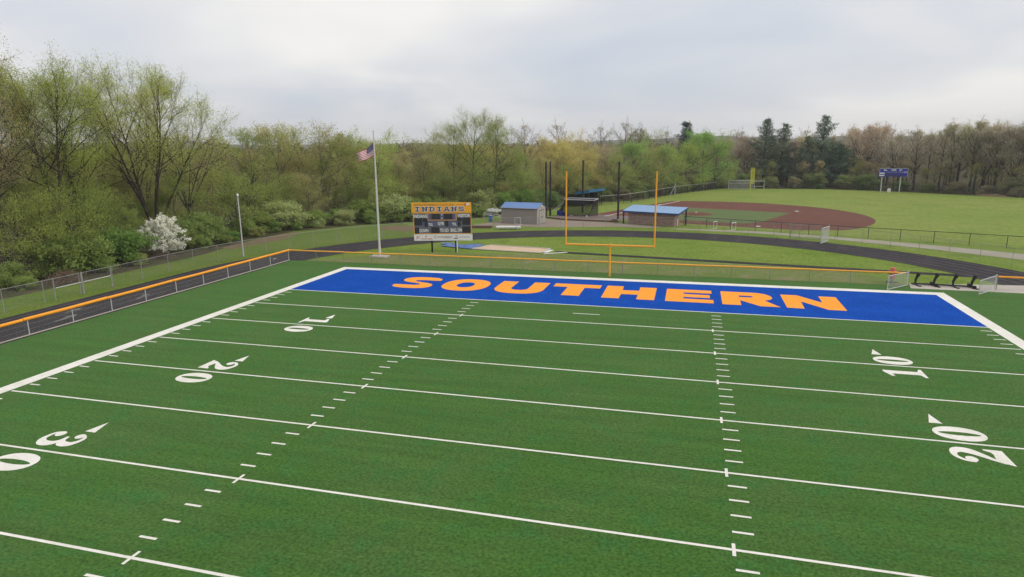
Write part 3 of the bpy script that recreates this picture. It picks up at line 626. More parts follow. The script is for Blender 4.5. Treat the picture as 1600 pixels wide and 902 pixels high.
# ------------------------------------------------------------------ shed, dugouts and the ball field gear
sh = thing('storage_shed', (-14.85, 46.85, 0), 'grey storage shed with blue gable roof and double doors', 'shed')
sh.rotation_euler.z = math.atan2(46.75-47.85, -14.88+20.55)
LS, WS, HE, HR = 5.75, 2.95, 2.28, 2.92
m = MB(); m.box(-LS, 0, 0, WS, 0, HE); 
m.add([(0, 0, HE), (0, WS, HE), (0, WS/2, HR-.04)], [(0, 1, 2)]); m.add([(-LS, 0, HE), (-LS, WS, HE), (-LS, WS/2, HR-.04)], [(0, 2, 1)])
m.build('wall', M['siding'], sh, None, False, True)
m = MB()
for a, b, z in ((-.12, WS/2, 0), (WS/2, WS+.12, 1)):
    z0, z1 = (HE-.04, HR) if z == 0 else (HR, HE-.04)
    p = [(-LS-.15, a, z0), (.15, a, z0), (.15, b, z1), (-LS-.15, b, z1)]; m.add(p+[(x, y, zz+.06) for x, y, zz in p], [(0, 3, 2, 1), (4, 5, 6, 7), (0, 1, 5, 4), (1, 2, 6, 5), (2, 3, 7, 6), (3, 0, 4, 7)])
m.build('roof', M['roof_blue'], sh, None, False, True)
m = MB()
for i in range(16):
    x = -LS-.1+i*(LS+.2)/15.2; m.add([(x, -.12, HE+.022), (x+.03, -.12, HE+.022), (x+.03, WS/2, HR+.062), (x, WS/2, HR+.062), (x, -.12, HE+.05), (x+.03, -.12, HE+.05), (x+.03, WS/2, HR+.09), (x, WS/2, HR+.09)], [(4, 5, 6, 7), (0, 1, 5, 4), (3, 0, 4, 7), (1, 2, 6, 5)])
m.build('roof_seams', M['roof_blue'], sh, 'stuff', False, True)
m = MB(); m.tube([(-LS-.12, -.2, HE-.03), (.12, -.2, HE-.03)], .045, 6); m.tube([(-.15, -.2, HE-.03), (-.15, -.06, HE-.3), (-.15, -.06, .1)], .035, 6); m.build('gutter', M['siding_light'], sh, None, True, True)
m = MB(); m.box(-LS-.14, .14, -.15, -.125, HE-.14, HE-.0); m.build('fascia', M['roof_trim'], sh, None, False, True)
m = MB(); m.box(.003, .02, .02, WS-.02, .03, HE); m.add([(.02, .0, HE), (.02, WS, HE), (.02, WS/2, HR-.05)], [(0, 1, 2)]); m.build('lit_gable_panel', M['siding_light'], sh, None, False, True)  # light on the right-facing gable put into a paler siding colour
for a, b in ((.62, 1.44), (1.5, 2.32)):
    d = MB(); d.box(.02, .06, a, b, .06, 1.92); d = d.build('door', M['door'], sh, None, False, True)
    h = MB(); h.box(.06, .1, (b-.1 if a < 1 else a+.06), (b-.06 if a < 1 else a+.1), .9, 1.05); h.build('handle', M['black'], d, None, False, True)
m = MB(); m.box(.02, .05, .55, 2.39, 1.94, 2.02); m.box(.02, .05, .55, .6, .06, 1.94); m.box(.02, .05, 2.34, 2.39, .06, 1.94); m.box(.02, .064, 1.45, 1.49, .06, 1.94); m.build('door_trim', M['roof_trim'], sh, None, False, True)
m = MB(); m.tube([(.03, WS/2, 2.5), (.22, WS/2, 2.44)], [.13, .1], 10); m.build('wall_light', M['white'], sh, None, True, True)
for x in (-LS-.005, .0):
    m = MB(); m.box(x-.05, x+.015, -.02, .05, 0, HE-.06); m.build('corner_trim', M['siding_light'], sh, None, False, True)
dg = thing('dugout', (1.1, 49.3, 0), 'brick dugout with sloping pale blue roof beside the black ball field fence', 'dugout', None, R(-22))
m = MB(); m.box(-3.6, 3.5, 0, .22, 0, 1.68); m.box(3.28, 3.5, .22, 1.75, 0, 1.75); m.box(-3.6, -3.38, .22, 1.75, 0, 1.75)
m.build('wall', M['brick'], dg, None, False, True)
m = MB(); p = [(-4.3, -.55, 1.80), (4.25, -.55, 1.80), (4.25, 2.75, 2.42), (-4.3, 2.75, 2.42)]
m.add(p+[(x, y, z+.05) for x, y, z in p], [(0, 3, 2, 1), (4, 5, 6, 7), (0, 1, 5, 4), (1, 2, 6, 5), (2, 3, 7, 6), (3, 0, 4, 7)]); m.build('roof', M['roof_light'], dg, None, False, True)
m = MB()
for i in range(14):
    x = -4.2+i*.65; m.add([(x, -.54, 1.852), (x+.04, -.54, 1.852), (x+.04, 2.74, 2.472), (x, 2.74, 2.472), (x, -.54, 1.885), (x+.04, -.54, 1.885), (x+.04, 2.74, 2.505), (x, 2.74, 2.505)], [(4, 5, 6, 7), (0, 1, 5, 4), (3, 0, 4, 7), (1, 2, 6, 5)])
m.build('roof_seams', M['roof_light'], dg, 'stuff', False, True)
m = MB(); m.box(-4.32, 4.27, -.60, -.555, 1.64, 1.86)
m.add([(4.255, -.555, 1.64), (4.30, -.555, 1.64), (4.30, 2.75, 2.28), (4.255, 2.75, 2.28), (4.255, -.555, 1.86), (4.30, -.555, 1.86), (4.30, 2.75, 2.49), (4.255, 2.75, 2.49)], [(0, 3, 2, 1), (4, 5, 6, 7), (0, 1, 5, 4), (1, 2, 6, 5), (2, 3, 7, 6), (3, 0, 4, 7)]); m.build('fascia', M['roof_trim'], dg, None, False, True)
for x, y in ((-4.15, -.4), (4.1, 2.5), (-4.15, 2.5), (0, 2.5)):
    m = MB(); m.box(x-.08, x+.08, y-.08, y+.08, 0, 1.8+(y+.55)*.188); m.build('roof_post', M['black_soft'], dg, None, False, True)
m = MB(); m.box(-3.3, 3.2, .5, .9, .42, .47); m.box(-3.0, -2.9, .5, .9, .0, .42); m.box(2.8, 2.9, .5, .9, 0, .42); m.build('bench', M['alu'], dg, None, False, True)
m = MB(); m.tube([(3.62, .75, 0), (3.62, .75, .95)], .06, 6); m.build('downpipe', M['white'], dg, None, True, True)
d3 = thing('dugout', (-13.0, 79.2, 0), 'far dark dugout with teal-blue roof edge behind the batting cage', 'dugout', None, R(-20))
m = MB(); m.box(-2.6, -2.4, -2.6, 2.6, 0, 2.0); m.box(-2.4, 1.2, 2.4, 2.6, 0, 2.2); m.box(-2.4, 1.2, -2.6, -2.4, 0, 2.2); m.build('wall', M['black_soft'], d3, None, False, True)
m = MB(); p = [(-3.0, -3.0, 2.2), (2.4, -3.0, 2.95), (2.4, 3.0, 2.95), (-3.0, 3.0, 2.2)]
m.add(p+[(x, y, z+.06) for x, y, z in p], [(0, 3, 2, 1), (4, 5, 6, 7), (0, 1, 5, 4), (1, 2, 6, 5), (2, 3, 7, 6), (3, 0, 4, 7)]); m.build('roof', M['black_soft'], d3, None, False, True)
m = MB(); m.add([(-.6, -3.05, 2.1), (2.5, -3.05, 2.5), (2.5, -3.05, 3.06), (-.6, -3.05, 2.62), (-.6, -3.0, 2.1), (2.5, -3.0, 2.5), (2.5, -3.0, 3.06), (-.6, -3.0, 2.62)], [(0, 1, 2, 3), (7, 6, 5, 4), (3, 2, 6, 7), (0, 4, 5, 1), (1, 5, 6, 2), (0, 3, 7, 4)])
m.box(2.42, 2.5, -3.0, 3.0, 2.6, 3.06); m.build('fascia', M['roof_teal'], d3, None, False, True)
for y in (-2.5, 0, 2.5):
    m = MB(); m.box(2.0, 2.15, y-.07, y+.07, 0, 2.85); m.build('roof_post', M['black_soft'], d3, None, False, True)
m = MB(); m.box(-2.2, -1.8, -2.2, 2.2, .42, .47); m.box(-2.1, -1.9, -2.0, -1.9, 0, .42); m.box(-2.1, -1.9, 1.9, 2.0, 0, .42); m.build('bench', M['roof_teal'], d3, None, False, True)

# rollaway batting cage over home plate
bc = thing('batting_cage', (-10.6, 59.5, 0), 'rollaway batting cage with pale tube hood, dark netting and blue foot pad', 'batting cage', None, R(-12))
def cp(x, y, z): return (x, y, z)
m = MB(); m.tube([(-2.5, 1.2, 2.72), (2.5, 1.2, 2.72)], .06, 8); m.tube([(-2.5, -.9, 2.62), (2.5, -.9, 2.62)], .05, 8); m.build('hood_bar', M['alu'], bc, None, True, True)
for x in (-2.5, 2.5):
    m = MB(); m.tube([(x, 1.2, 2.72), (x, -.9, 2.62)], .045, 8); m.build('hood_side_bar', M['alu'], bc, None, True, True)
for yy, zt in ((1.2, 2.7), (.2, 2.6)):
    m = MB(); m.tube([(-2.5, yy-.6, zt), (-5.0, yy+.4, .75)], .05, 8); m.build('diagonal_strut', M['alu'], bc, None, True, True)
m = MB(); m.tube([(-4.9, .2, .75), (-2.6, -.9, .42), (-.9, -1.3, .12)], .05, 8); m.build('base_tube', M['alu'], bc, None, True, True)
m = MB(); m.tube([(2.5, -.9, 2.6), (2.35, -1.0, 1.4), (1.7, -1.2, .35), (1.55, -1.3, .15)], .06, 8); m.build('rear_leg', M['black_soft'], bc, None, True, True)
m = MB(); m.tube([(1.5, -1.2, .14), (1.5, -1.38, .14)], .14, 10); m.build('wheel', M['white'], bc, None, True, True)
m = MB(); m.tube([(-.8, -1.3, .12), (-.2, -1.45, .07), (.6, -1.45, .06), (1.4, -1.3, .12)], .045, 8); m.build('ground_bar', M['black_soft'], bc, None, True, True)
m = MB(); m.add([(-4.1, -.3, .0), (-1.7, -1.4, .0), (-1.7, -1.4, .42), (-4.0, -.35, .82), (-4.05, .0, .0), (-1.7, -1.05, .0), (-1.7, -1.05, .42), (-4.0, -.0, .82)], [(0, 1, 2, 3), (7, 6, 5, 4), (3, 2, 6, 7), (1, 5, 6, 2), (0, 3, 7, 4), (0, 4, 5, 1)]); m.build('foot_pad', M['pad_blue'], bc, None, False, True)
def net(P00, P10, P01, P11, n1_, n2_, r):
    m = MB(); lerp = lambda a, b, t: tuple(a[i]+(b[i]-a[i])*t for i in range(3))
    for i in range(n1_+1): m.tube([lerp(P00, P10, i/n1_), lerp(P01, P11, i/n1_)], r, 3, False)
    for j in range(n2_+1): m.tube([lerp(P00, P01, j/n2_), lerp(P10, P11, j/n2_)], r, 3, False)
    return m
nm = net((-2.45, -.92, 2.6), (2.45, -.92, 2.6), (-2.6, -1.25, .25), (1.6, -1.3, .15), 74, 40, .017)
for a in (net((-2.5, 1.2, 2.7), (-2.5, -.9, 2.6), (-4.2, .8, .7), (-2.6, -1.2, .25), 32, 34, .017), net((2.5, 1.2, 2.7), (2.5, -.9, 2.6), (2.5, 1.1, .1), (1.7, -1.2, .2), 32, 34, .017), net((-2.5, 1.2, 2.7), (2.5, 1.2, 2.7), (-2.5, -.9, 2.6), (2.5, -.9, 2.6), 60, 28, .017)):
    nm.add(a.v, a.f)
nm.build('netting', M['black_soft'], bc, 'stuff', False, True)
# backstop poles and curb
bp0 = None
for k, (x, y, lab) in enumerate(((-15.64, 56.3, 'tall black backstop pole, left one of the close pair by the shed'), (-15.5, 58.9, 'tall black backstop pole, right one of the close pair by the shed'), (-11.2, 64.8, 'tall black backstop pole rising behind the batting cage'), (-4.3, 56.1, 'tall black backstop pole standing alone between the goal post uprights'))):
    t = thing('backstop_pole', (x, y, 0), lab, 'pole', 'tall black poles behind home plate')
    m = MB(); m.tube([(0, 0, 0), (0, 0, 8.6)], [.16, .13], 10); m.build('pole_shaft', M['black'], t, None, True, True)
    m = MB(); m.tube([(0, 0, 8.58), (0, 0, 8.66)], [.15, .1], 10); m.build('pole_cap', M['black_soft'], t, None, True, True)
ckp = [(-15.3, 55.6), (-12.4, 53.5), (-9.6, 52.6), (-6.8, 52.3), (-4.2, 51.9)]
ck = thing('backstop_kerb', (*ckp[0], 0), 'low dark kerb curving behind home plate', 'kerb')
m = MB()
for i in range(len(ckp)-1):
    a, b = Vector(ckp[i]), Vector(ckp[i+1]); t = (b-a).normalized(); q = Vector((-t.y, t.x))*.1; m.slab([tuple(a+q), tuple(a-q), tuple(b-q), tuple(b+q)], 0, .2)
m.build('kerb_block', M['timber'], ck)
m = MB(); m.slab([(-4.9, 51.8), (-4.0, 51.5), (-3.8, 52.0), (-4.7, 52.3)], 0, .3)
m.slab([(-4.7, 51.85), (-4.1, 51.65), (-4.0, 51.95), (-4.6, 52.15)], .3, .42); tag(m.build('equipment_box', M['timber'], None), 'small dark box at the right end of the backstop kerb', 'box')
# small aluminium bleachers left of the shed
bl = thing('bleachers', (-22.6, 52.6, 0), 'small aluminium bleachers with raised seats at the left end of the shed', 'bleachers', None, R(-15))
for i in range(3):
    m = MB(); m.box(-1.6+i*.72, -1.15+i*.72, -.9, .9, 1.22-.04*i, 1.27-.04*i); m.box(-1.2+i*.72, -1.15+i*.72, -.9, .9, 1.27-.04*i, 1.62-.04*i); m.build('seat_plank', M['alu'], bl, None, False, True)
m = MB(); m.tube([(-1.9, -.95, 1.05), (1.2, -.95, .72)], .05, 6); m.tube([(-1.9, -.95, .8), (1.2, -.95, .45)], .05, 6); m.tube([(-1.8, -.95, 0), (-1.8, -.95, 1.05)], .04, 6); m.tube([(-.4, -.95, 0), (-.4, -.95, .9)], .04, 6); m.tube([(1.0, -.95, 0), (1.0, -.95, .75)], .04, 6)
m.tube([(-1.8, .9, 0), (-1.8, .9, 1.25)], .04, 6); m.tube([(.9, .9, 0), (.9, .9, 1.15)], .04, 6); m.build('frame', M['alu'], bl, None, False, True)
tb = thing('barrel', (-22.75, 49.6, 0), 'blue drum with pale lid beside the bleachers', 'barrel')
m = MB(); m.tube([(-22.75, 49.6, z) for z in (0, .28, .3, .33, .58, .6, .63, .88)], [.27, .27, .29, .27, .27, .29, .27, .27], 14); m.build('drum', M['barrel'], tb, None, True)
m = MB(); m.tube([(-22.75, 49.6, .88), (-22.75, 49.6, .93)], [.29, .27], 14); m.build('lid', M['sponsor_grey'], tb, None, True)
def hurdle(x, y, rz, label):
    h = thing('hurdle', (x, y, 0), label, 'hurdle', 'white track hurdles', rz)
    m = MB(); m.box(-.5, .5, -.012, .012, .96, 1.05); m.build('top_board', M['white'], h, None, False, True)
    for s in (-.46, .46):
        m = MB(); m.tube([(s, 0, .03), (s, 0, .96)], .022, 6); m.build('upright', M['white'], h, None, False, True)
        m = MB(); m.tube([(s, 0, .03), (s, .62, .03)], .025, 6); m.build('foot', M['white'], h, None, False, True)
    m = MB(); m.tube([(-.46, 0, .06), (.46, 0, .06)], .022, 6); m.build('base_bar', M['white'], h, None, False, True)
hurdle(-17.6, 46.2, R(-11), 'white hurdle standing in front of the shed wall')
hurdle(9.7, 46.3, R(62), 'white hurdle by the black fence, nearest the brick dugout')
hurdle(12.0, 45.3, R(55), 'white hurdle by the black fence, farther from the brick dugout')
bn = thing('bench', (-17.6, 41.2, 0), 'long low white bench board on the grass in front of the shed', 'bench', None, R(8))
m = MB(); m.box(-1.65, 1.65, -.55, .55, .14, .36); m.build('seat', M['white'], bn, None, False, True)
for x in (-1.3, 0, 1.3):
    m = MB(); m.box(x-.06, x+.06, -.5, .5, 0, .14); m.build('leg', M['alu'], bn, None, False, True)
tm = thing('timber_edging', (-21.9, 41.6, 0), 'brown timber boards edging a bare pit left of the white bench', 'edging', None, R(8))
for y in (-.5, .65):
    m = MB(); m.box(-1.9, 1.7, y, y+.14, 0, .22); m.build('timber', M['timber'], tm, None, False, True)
m = MB(); m.box(-2.0, -1.88, -.5, .8, 0, .2); m.build('timber', M['timber'], tm, None, False, True)
t2 = thing('timber_edging', (-24.4, 37.4, 0), 'short brown timber board half hidden by the scoreboard on the grass', 'edging', None, R(10))
m = MB(); m.box(-1.6, 1.2, 0, .15, 0, .2); m.build('timber', M['timber'], t2, None, False, True)
# bases
def base(x, y, rz, label):
    m = MB(); m.box(-.26, .26, -.26, .26, .0, .09); o = m.build('base', M['white'], None); o.location = (x, y, .004); o.rotation_euler.z = rz; tag(o, label, 'base', 'white bases of the diamond')
base(15.4, 49.9, R(-19), 'white base bag nearest the black fence in the brown dirt'); base(23.4, 72.4, R(-19), 'white base bag at the tip of the infield grass'); base(.8, 81.1, R(-19), 'white base bag beside the chalk line above the dugout roof')
m = MB(); m.box(-.3, .3, -.075, .075, 0, .05); o = m.build('pitching_plate', M['white'], None); o.location = (P0[0], P0[1], .28); o.rotation_euler.z = R(65); tag(o, 'white pitching plate on top of the brown mound', 'plate')
# soccer goal, foul pole
sg = thing('goal', (15.1, 127.4, 0), 'pale metal framed goal with grey net at the far left of the outfield', 'goal', None, R(3))
m = MB(); m.tube([(0, 0, 0), (0, 0, 2.25), (6.1, 0, 2.25), (6.1, 0, 0)], .075, 8); m.build('goal_frame', M['alu'], sg, None, True, True)
m = MB(); m.tube([(6.1, 0, 2.05), (8.4, .1, 2.05), (8.4, .1, 0)], .07, 8); m.tube([(6.1, .1, .75), (8.4, .1, .75)], .04, 6); m.build('side_frame', M['alu'], sg, None, True, True)
m = MB(); m.tube([(.05, 0, 2.2), (.1, 1.1, 2.1), (.15, 1.6, .05), (6.0, 1.6, .05), (6.0, 1.1, 2.1), (6.05, 0, 2.2)], .05, 6); m.tube([(.1, 1.2, 1.4), (6.0, 1.2, 1.4)], .06, 6); m.build('rear_frame', M['alu'], sg, None, True, True)
nm = net((.1, 1.1, 2.1), (6.0, 1.1, 2.1), (.15, 1.6, .08), (6.0, 1.6, .08), 56, 20, .012); a = net((.05, 0, 2.2), (.1, 1.1, 2.1), (.05, 0, .05), (.15, 1.6, .05), 14, 20, .012); nm.add(a.v, a.f)
a = net((0, 0, 2.2), (6.1, 0, 2.2), (.1, 1.1, 2.1), (6.0, 1.1, 2.1), 56, 10, .012); nm.add(a.v, a.f); nm.build('net', M['alu'], sg, 'stuff', False, True)
fo = thing('foul_pole', (20.2, 126.6, 0), 'bright yellow foul pole with a screen wing in front of the pines', 'foul pole')
m = MB(); m.tube([(20.2, 126.6, 0), (20.2, 126.6, 5.1)], .09, 10); m.build('pole_shaft', M['yellow'], fo, None, True)
m = MB(); m.tube([(20.95, 126.6, 1.6), (20.95, 126.6, 5.15), (20.25, 126.6, 5.15)], .06, 6); m.tube([(20.25, 126.6, 1.6), (20.95, 126.6, 1.6)], .06, 6); m.build('wing_frame', M['yellow'], fo, None, True)
m = net((20.25, 126.6, 5.1), (20.92, 126.6, 5.1), (20.25, 126.6, 1.65), (20.92, 126.6, 1.65), 9, 40, .02); m.build('wing_screen', M['yellow'], fo, 'stuff')
# baseball scoreboard
bs = thing('scoreboard', (49.8, 121.0, 0), 'small blue baseball scoreboard on two pale posts before the far wood', 'scoreboard', None, R(6))
pn = MB(); pn.box(-2.95, 2.95, -.12, .2, 3.55, 5.35); pn = pn.build('board_face', M['score_blue'], bs, None, False, True)
for x in (-2.15, 1.75):
    m = MB(); m.box(x-.08, x+.08, .2, .36, 0, 5.0); m.build('post', M['galv_light'], bs, None, False, True)
for a in ((-2.95, 2.95, 5.28, 5.36), (2.88, 2.95, 3.55, 5.28), (-2.95, -2.88, 3.55, 5.28)):
    m = MB(); m.box(a[0], a[1], -.15, -.121, a[2], a[3]); m.build('edge_trim', M['sponsor_grey'], pn, None, False, True)
for a, b in (('BALL', (-2.1, -1.35)), ('STRIKE', (-.5, .5)), ('OUT', (1.1, 1.75))): text_mesh(a, b[0], b[1], 4.85, 5.15, M['white'], pn, -.13, .05)
text_mesh('1 2 3  4 5 6  7 8 9', -1.5, 1.9, 4.42, 4.62, M['sponsor_grey'], pn, -.13, .03)
text_mesh('R H E', 2.1, 2.8, 4.4, 4.62, M['white'], pn, -.13, .06)
for z in (4.18, 3.7): 
    m = MB(); m.box(-2.86, -1.85, -.14, -.121, z, z+.24); m.build('team_strip', M['white'], pn, None, False, True)
for i in range(9):
    for z in (4.1, 3.72):
        x = -1.5+i*.38; m = MB(); m.box(x, x+.22, -.135, -.121, z-.06, z+.22); m.build('digit_display', M['display'], pn, None, False, True)
m = MB(); m.slab([(49.2, 121.9), (49.9, 121.8), (50.0, 122.3), (49.3, 122.4)], .0, .7); m.slab([(49.3, 122.0), (49.8, 121.95), (49.88, 122.2), (49.36, 122.25)], .7, .85); tag(m.build('utility_box', M['white'], None), 'small white box on the ground under the blue baseball scoreboard', 'box')
# blocking sled
sx0 = 23.95; sd = thing('blocking_sled', (25.9, 12.45, 0), 'black football blocking sled with four upright pads between the open gates', 'sled', None, R(-4))
m = MB(); m.tube([(-2.25, 0, .14), (2.2, 0, .14)], .05, 8); m.tube([(-2.0, .35, .12), (1.95, .35, .12)], .04, 8); m.build('base_rail', M['black'], sd, None, True, True)
for i, x in enumerate((-1.87, -.58, .70, 1.95)):
    m = MB(); m.tube([(x-.12, .5, .06), (x-.05, 0, .1), (x+.1, -.45, .05), (x+.22, -.6, .09)], .05, 8); m.build('skid', M['black'], sd, None, True, True)
    m = MB(); m.tube([(x, .1, .14), (x-.08, .16, .5), (x+.04, .05, .85)], .05, 8); m.build('upright', M['black'], sd, None, True, True)
    m = MB(); m.tube([(x-.07, .03, .2), (x-.07, .03, .45), (x-.01, .0, .70), (x+.07, -.03, .88), (x+.05, -.08, 1.0), (x-.03, -.13, 1.06)], [.06, .09, .1, .14, .15, .06], 10); m.build('pad', M['black_soft'], sd, None, True, True)
    if i in (1, 3):
        m = MB(); m.tube([(x+.02, -.36, .14), (x+.02, -.26, .14)], .15, 12); m.build('wheel', M['black'], sd, None, True, True)
        m = MB(); m.box(x-.32, x-.08, -.1, .25, .18, .34); m.build('weight_block', M['black_soft'], sd, None, False, True)
td = thing('tackling_dummy', (22.5, 13.35, 0), 'faded red padded dummy with stubby arms behind the left open gate', 'dummy', None, R(-12))
m = MB(); m.tube([(0, 0, .25), (0, 0, .32), (0, 0, .6), (0, 0, .85), (0, 0, 1.05), (0, 0, 1.2), (0, 0, 1.25)], [.09, .17, .2, .22, .2, .17, .09], 14); m.build('body_pad', M['red'], td, None, True, True)
for s in (-1, 1):
    m = MB(); m.tube([(s*.12, 0, .84), (s*.26, -.02, .84), (s*.36, -.04, .83), (s*.41, -.04, .83)], [.12, .13, .11, .06], 12); m.build('arm_pad', M['red'], td, None, True, True)
m = MB(); m.tube([(0, 0, 0), (0, 0, .36)], .05, 8); m.tube([(-.4, 0, .04), (.4, 0, .04)], .05, 8); m.tube([(0, -.4, .045), (0, .4, .045)], .045, 8); m.build('stand', M['black'], td, None, True, True)

# ------------------------------------------------------------------ trees
def leaves_mesh(name, P, size, rng, aspect=.55, clump=None, flat=0.0, mat=None, droop=.25):
    n = len(P); P = np.array(P, np.float32); s = np.array(size, np.float32)[:, None]
    a = rng.normal(size=(n, 3)); a /= np.linalg.norm(a, axis=1)[:, None]+1e-9
    b = rng.normal(size=(n, 3)); b[:, 2] *= (1-flat); a[:, 2] *= (1-flat)
    a /= np.linalg.norm(a, axis=1)[:, None]+1e-9
    b -= a*np.sum(a*b, 1)[:, None]; b /= np.linalg.norm(b, axis=1)[:, None]+1e-9
    dz = np.zeros((n, 3), np.float32); dz[:, 2] = -droop
    V = np.stack([P-a*s*.5, P+b*s*.5*aspect+a*s*.08, P+a*s*.5+dz*s, P-b*s*.5*aspect+a*s*.08], 1).reshape(-1, 3)
    Q = np.arange(n*4).reshape(-1, 4)
    t = rng.random(n)*.65+(clump if clump is not None else .5)*.35
    me = quad_mesh(name, V, Q, np.clip(t, 0, 1)); me.materials.append(mat or M['leaf']); return me
def perp(d, rg):
    v = Vector((rg.uniform(-1, 1), rg.uniform(-1, 1), rg.uniform(-1, 1))); v -= d*v.dot(d)
    return v.normalized() if v.length > 1e-3 else Vector((1, 0, 0))
class Tree:
    def __init__(s, seed): s.rg = random.Random(seed); s.np = np.random.default_rng(seed); s.m = MB(); s.P = []; s.S = []; s.C = []; s.clump = .5
    def leaf(s, p, spread, size, n):
        for _ in range(n):
            s.P.append((p.x+s.rg.gauss(0, spread), p.y+s.rg.gauss(0, spread), p.z+s.rg.gauss(0, spread*.7))); s.S.append(size*s.rg.uniform(.65, 1.35)); s.C.append(s.clump)
    def path(s, p, d, L, n, wander, upb):
        pts = [p.copy()]; p = p.copy(); d = d.copy()
        for i in range(n):
            d = (d+perp(d, s.rg)*s.rg.uniform(0, wander)+Vector((0, 0, upb))).normalized(); p = p+d*(L/n); pts.append(p.copy())
        return pts
    def tip(s, a, b, r):
        d = (b-a).normalized(); q = perp(d, s.rg)*r; k = d.cross(q); i = len(s.m.v)
        s.m.v += [tuple(a+q), tuple(a-q*.5+k*.87), tuple(a-q*.5-k*.87), tuple(b)]; s.m.f += [(i, i+1, i+3), (i+1, i+2, i+3), (i+2, i, i+3)]; s.m.mi += [0, 0, 0]
    def branch(s, p, d, L, r, lev, o):
        rg = s.rg
        if lev >= o['lev']:
            e = p+d*L+Vector((0, 0, L*o.get('tipup', .1))); s.tip(p, e, max(r, o.get('twig', .011)))
            for k in range(o['nl']): s.leaf(p.lerp(e, rg.uniform(.25, 1.08)), o['sp'], o['ls'], 1)
            return
        n = 4 if lev <= 1 else 2
        pts = s.path(p, d, L, n, o.get('wan', .28), o['up']*(1 if lev < 2 else .6))
        rad = [max(.009, r*(1-.72*i/n)) for i in range(n+1)]
        s.m.tube(pts, rad, 5 if lev < 2 else 3, False)
        nc = o['nc'][lev]
        for k in range(nc):
            t = o.get('st', .28)+(1-o.get('st', .28))*(k+rg.random())/nc; f = min(n-1e-3, t*n); i = int(f); q = pts[i].lerp(pts[i+1], f-i); dd = (pts[i+1]-pts[i]).normalized()
            if lev == 1: s.clump = rg.random()
            ang = R(rg.uniform(*o.get('ang', (28, 62)))); nd = (dd*math.cos(ang)+perp(dd, rg)*math.sin(ang)); nd.z += o.get('lift', .12); nd.normalize()
            s.branch(q, nd, L*o['ratio']*rg.uniform(.7, 1.15)*(1-.35*t), rad[i]*.55, lev+1, o)
        s.branch(pts[-1], (pts[-1]-pts[-2]).normalized(), L*.35, rad[-1], lev+1 if lev+1 >= o['lev'] else o['lev']-1, o)
    def stem(s, p, d, L, r, nl, lmax, t0, ang, prof, o, n=9, upb=.05, wander=.12):
        pts = s.path(p, d, L, n, wander, upb); rad = [r*(1-.86*(i/n)**.9) for i in range(n+1)]; rad[0] = r*1.25
        s.m.tube(pts, rad, 7, False); az = s.rg.uniform(0, 6.28)
        for k in range(nl):
            t = t0+(.985-t0)*(k+s.rg.random()*.9)/nl; f = min(n-1e-3, t*n); i = int(f); q = pts[i].lerp(pts[i+1], f-i); dd = (pts[i+1]-pts[i]).normalized()
            az += 2.4+s.rg.uniform(-.5, .5); side = Vector((math.cos(az), math.sin(az), 0)); side = (side-dd*side.dot(dd)).normalized()
            a = R(ang[0]+(ang[1]-ang[0])*(t-t0)/(1-t0))*s.rg.uniform(.8, 1.2); s.clump = s.rg.random()
            ll = lmax*prof((t-t0)/(1-t0))*s.rg.uniform(.75, 1.2)
            s.branch(q, dd*math.cos(a)+side*math.sin(a), ll, max(.02, min(rad[i]*.55, .02+ll*.017)), 1, o)
        s.branch(pts[-1], (pts[-1]-pts[-2]).normalized(), lmax*.35, rad[-1], 2, o)
        return pts
    def finish(s, name, bark, leafc, label, cat, group, aspect=.55, flat=0, mat=None, twn='trunk', droop=.25):
        root = thing(name, (0, 0, 0), label, cat, group)
        t = s.m.build(twn, M['bark'], root, 'stuff' if twn == 'branches' else None, True, True); t.color = (*bark, 1)
        c = link_mesh('crown', leaves_mesh('crown', s.P, s.S, s.np, aspect, np.array(s.C), flat, mat, droop), root); c.color = (*leafc, 1)
        return root
FULL = lambda t: .55+.75*math.sin(math.pi*min(1, t*.8+.15))-.25*t
OVAL = lambda t: .55+.75*math.sin(math.pi*min(1, t*.9+.12))-.55*t
V0 = Vector((0, 0, 0)); UPV = Vector((0, 0, 1))
def tilt(az, a): return Vector((math.cos(az)*math.sin(a), math.sin(az)*math.sin(a), math.cos(a)))
DARK = (.040, .037, .031); GREYB = (.11, .098, .085); BROWNB = (.085, .062, .048)
def mk_tall(seed, sparse=1.0):
    t = Tree(seed); o = dict(lev=3, nc=[0, 8, 7], up=.10, ratio=.47, nl=int(14*sparse), sp=.42, ls=.13, twig=.012)
    t.stem(V0, tilt(seed, .06), 17.6, .25, 18, 6.2, .36, (68, 30), FULL, o, upb=.03); return t
def mk_forked(seed):
    t = Tree(seed); o = dict(lev=3, nc=[0, 8, 6], up=.10, ratio=.47, nl=13, sp=.42, ls=.13)
    base = t.path(V0, UPV, 4.2, 3, .05, 0); t.m.tube(base, [.46, .40, .38, .36], 9, False)
    t.stem(base[-1], tilt(2.75, .30), 14, .25, 14, 5.4, .32, (62, 30), FULL, o, upb=.06)
    t.stem(base[-1], tilt(-.3, .16), 14.8, .26, 14, 5.6, .32, (62, 30), FULL, o, upb=.04)
    t.stem(base[-2], tilt(1.2, .34), 10, .16, 8, 3.4, .3, (60, 36), OVAL, o, upb=.08); return t
def mk_vase(seed, nst=6):
    t = Tree(seed); o = dict(lev=3, nc=[0, 7, 6], up=.08, ratio=.47, nl=10, sp=.42, ls=.125, twig=.012)
    base = t.path(V0, UPV, 1.6, 2, .05, 0); t.m.tube(base, [.45, .4, .36], 9, False)
    for i in range(nst): t.stem(base[-1], tilt(i*6.283/nst+.4, .16+.22*(i % 2)+t.rg.uniform(0, .08)), 16.6-2.2*(i % 2), .18, 11, 5.0, .38, (50, 24), FULL, o, upb=.015, wander=.09)
    return t
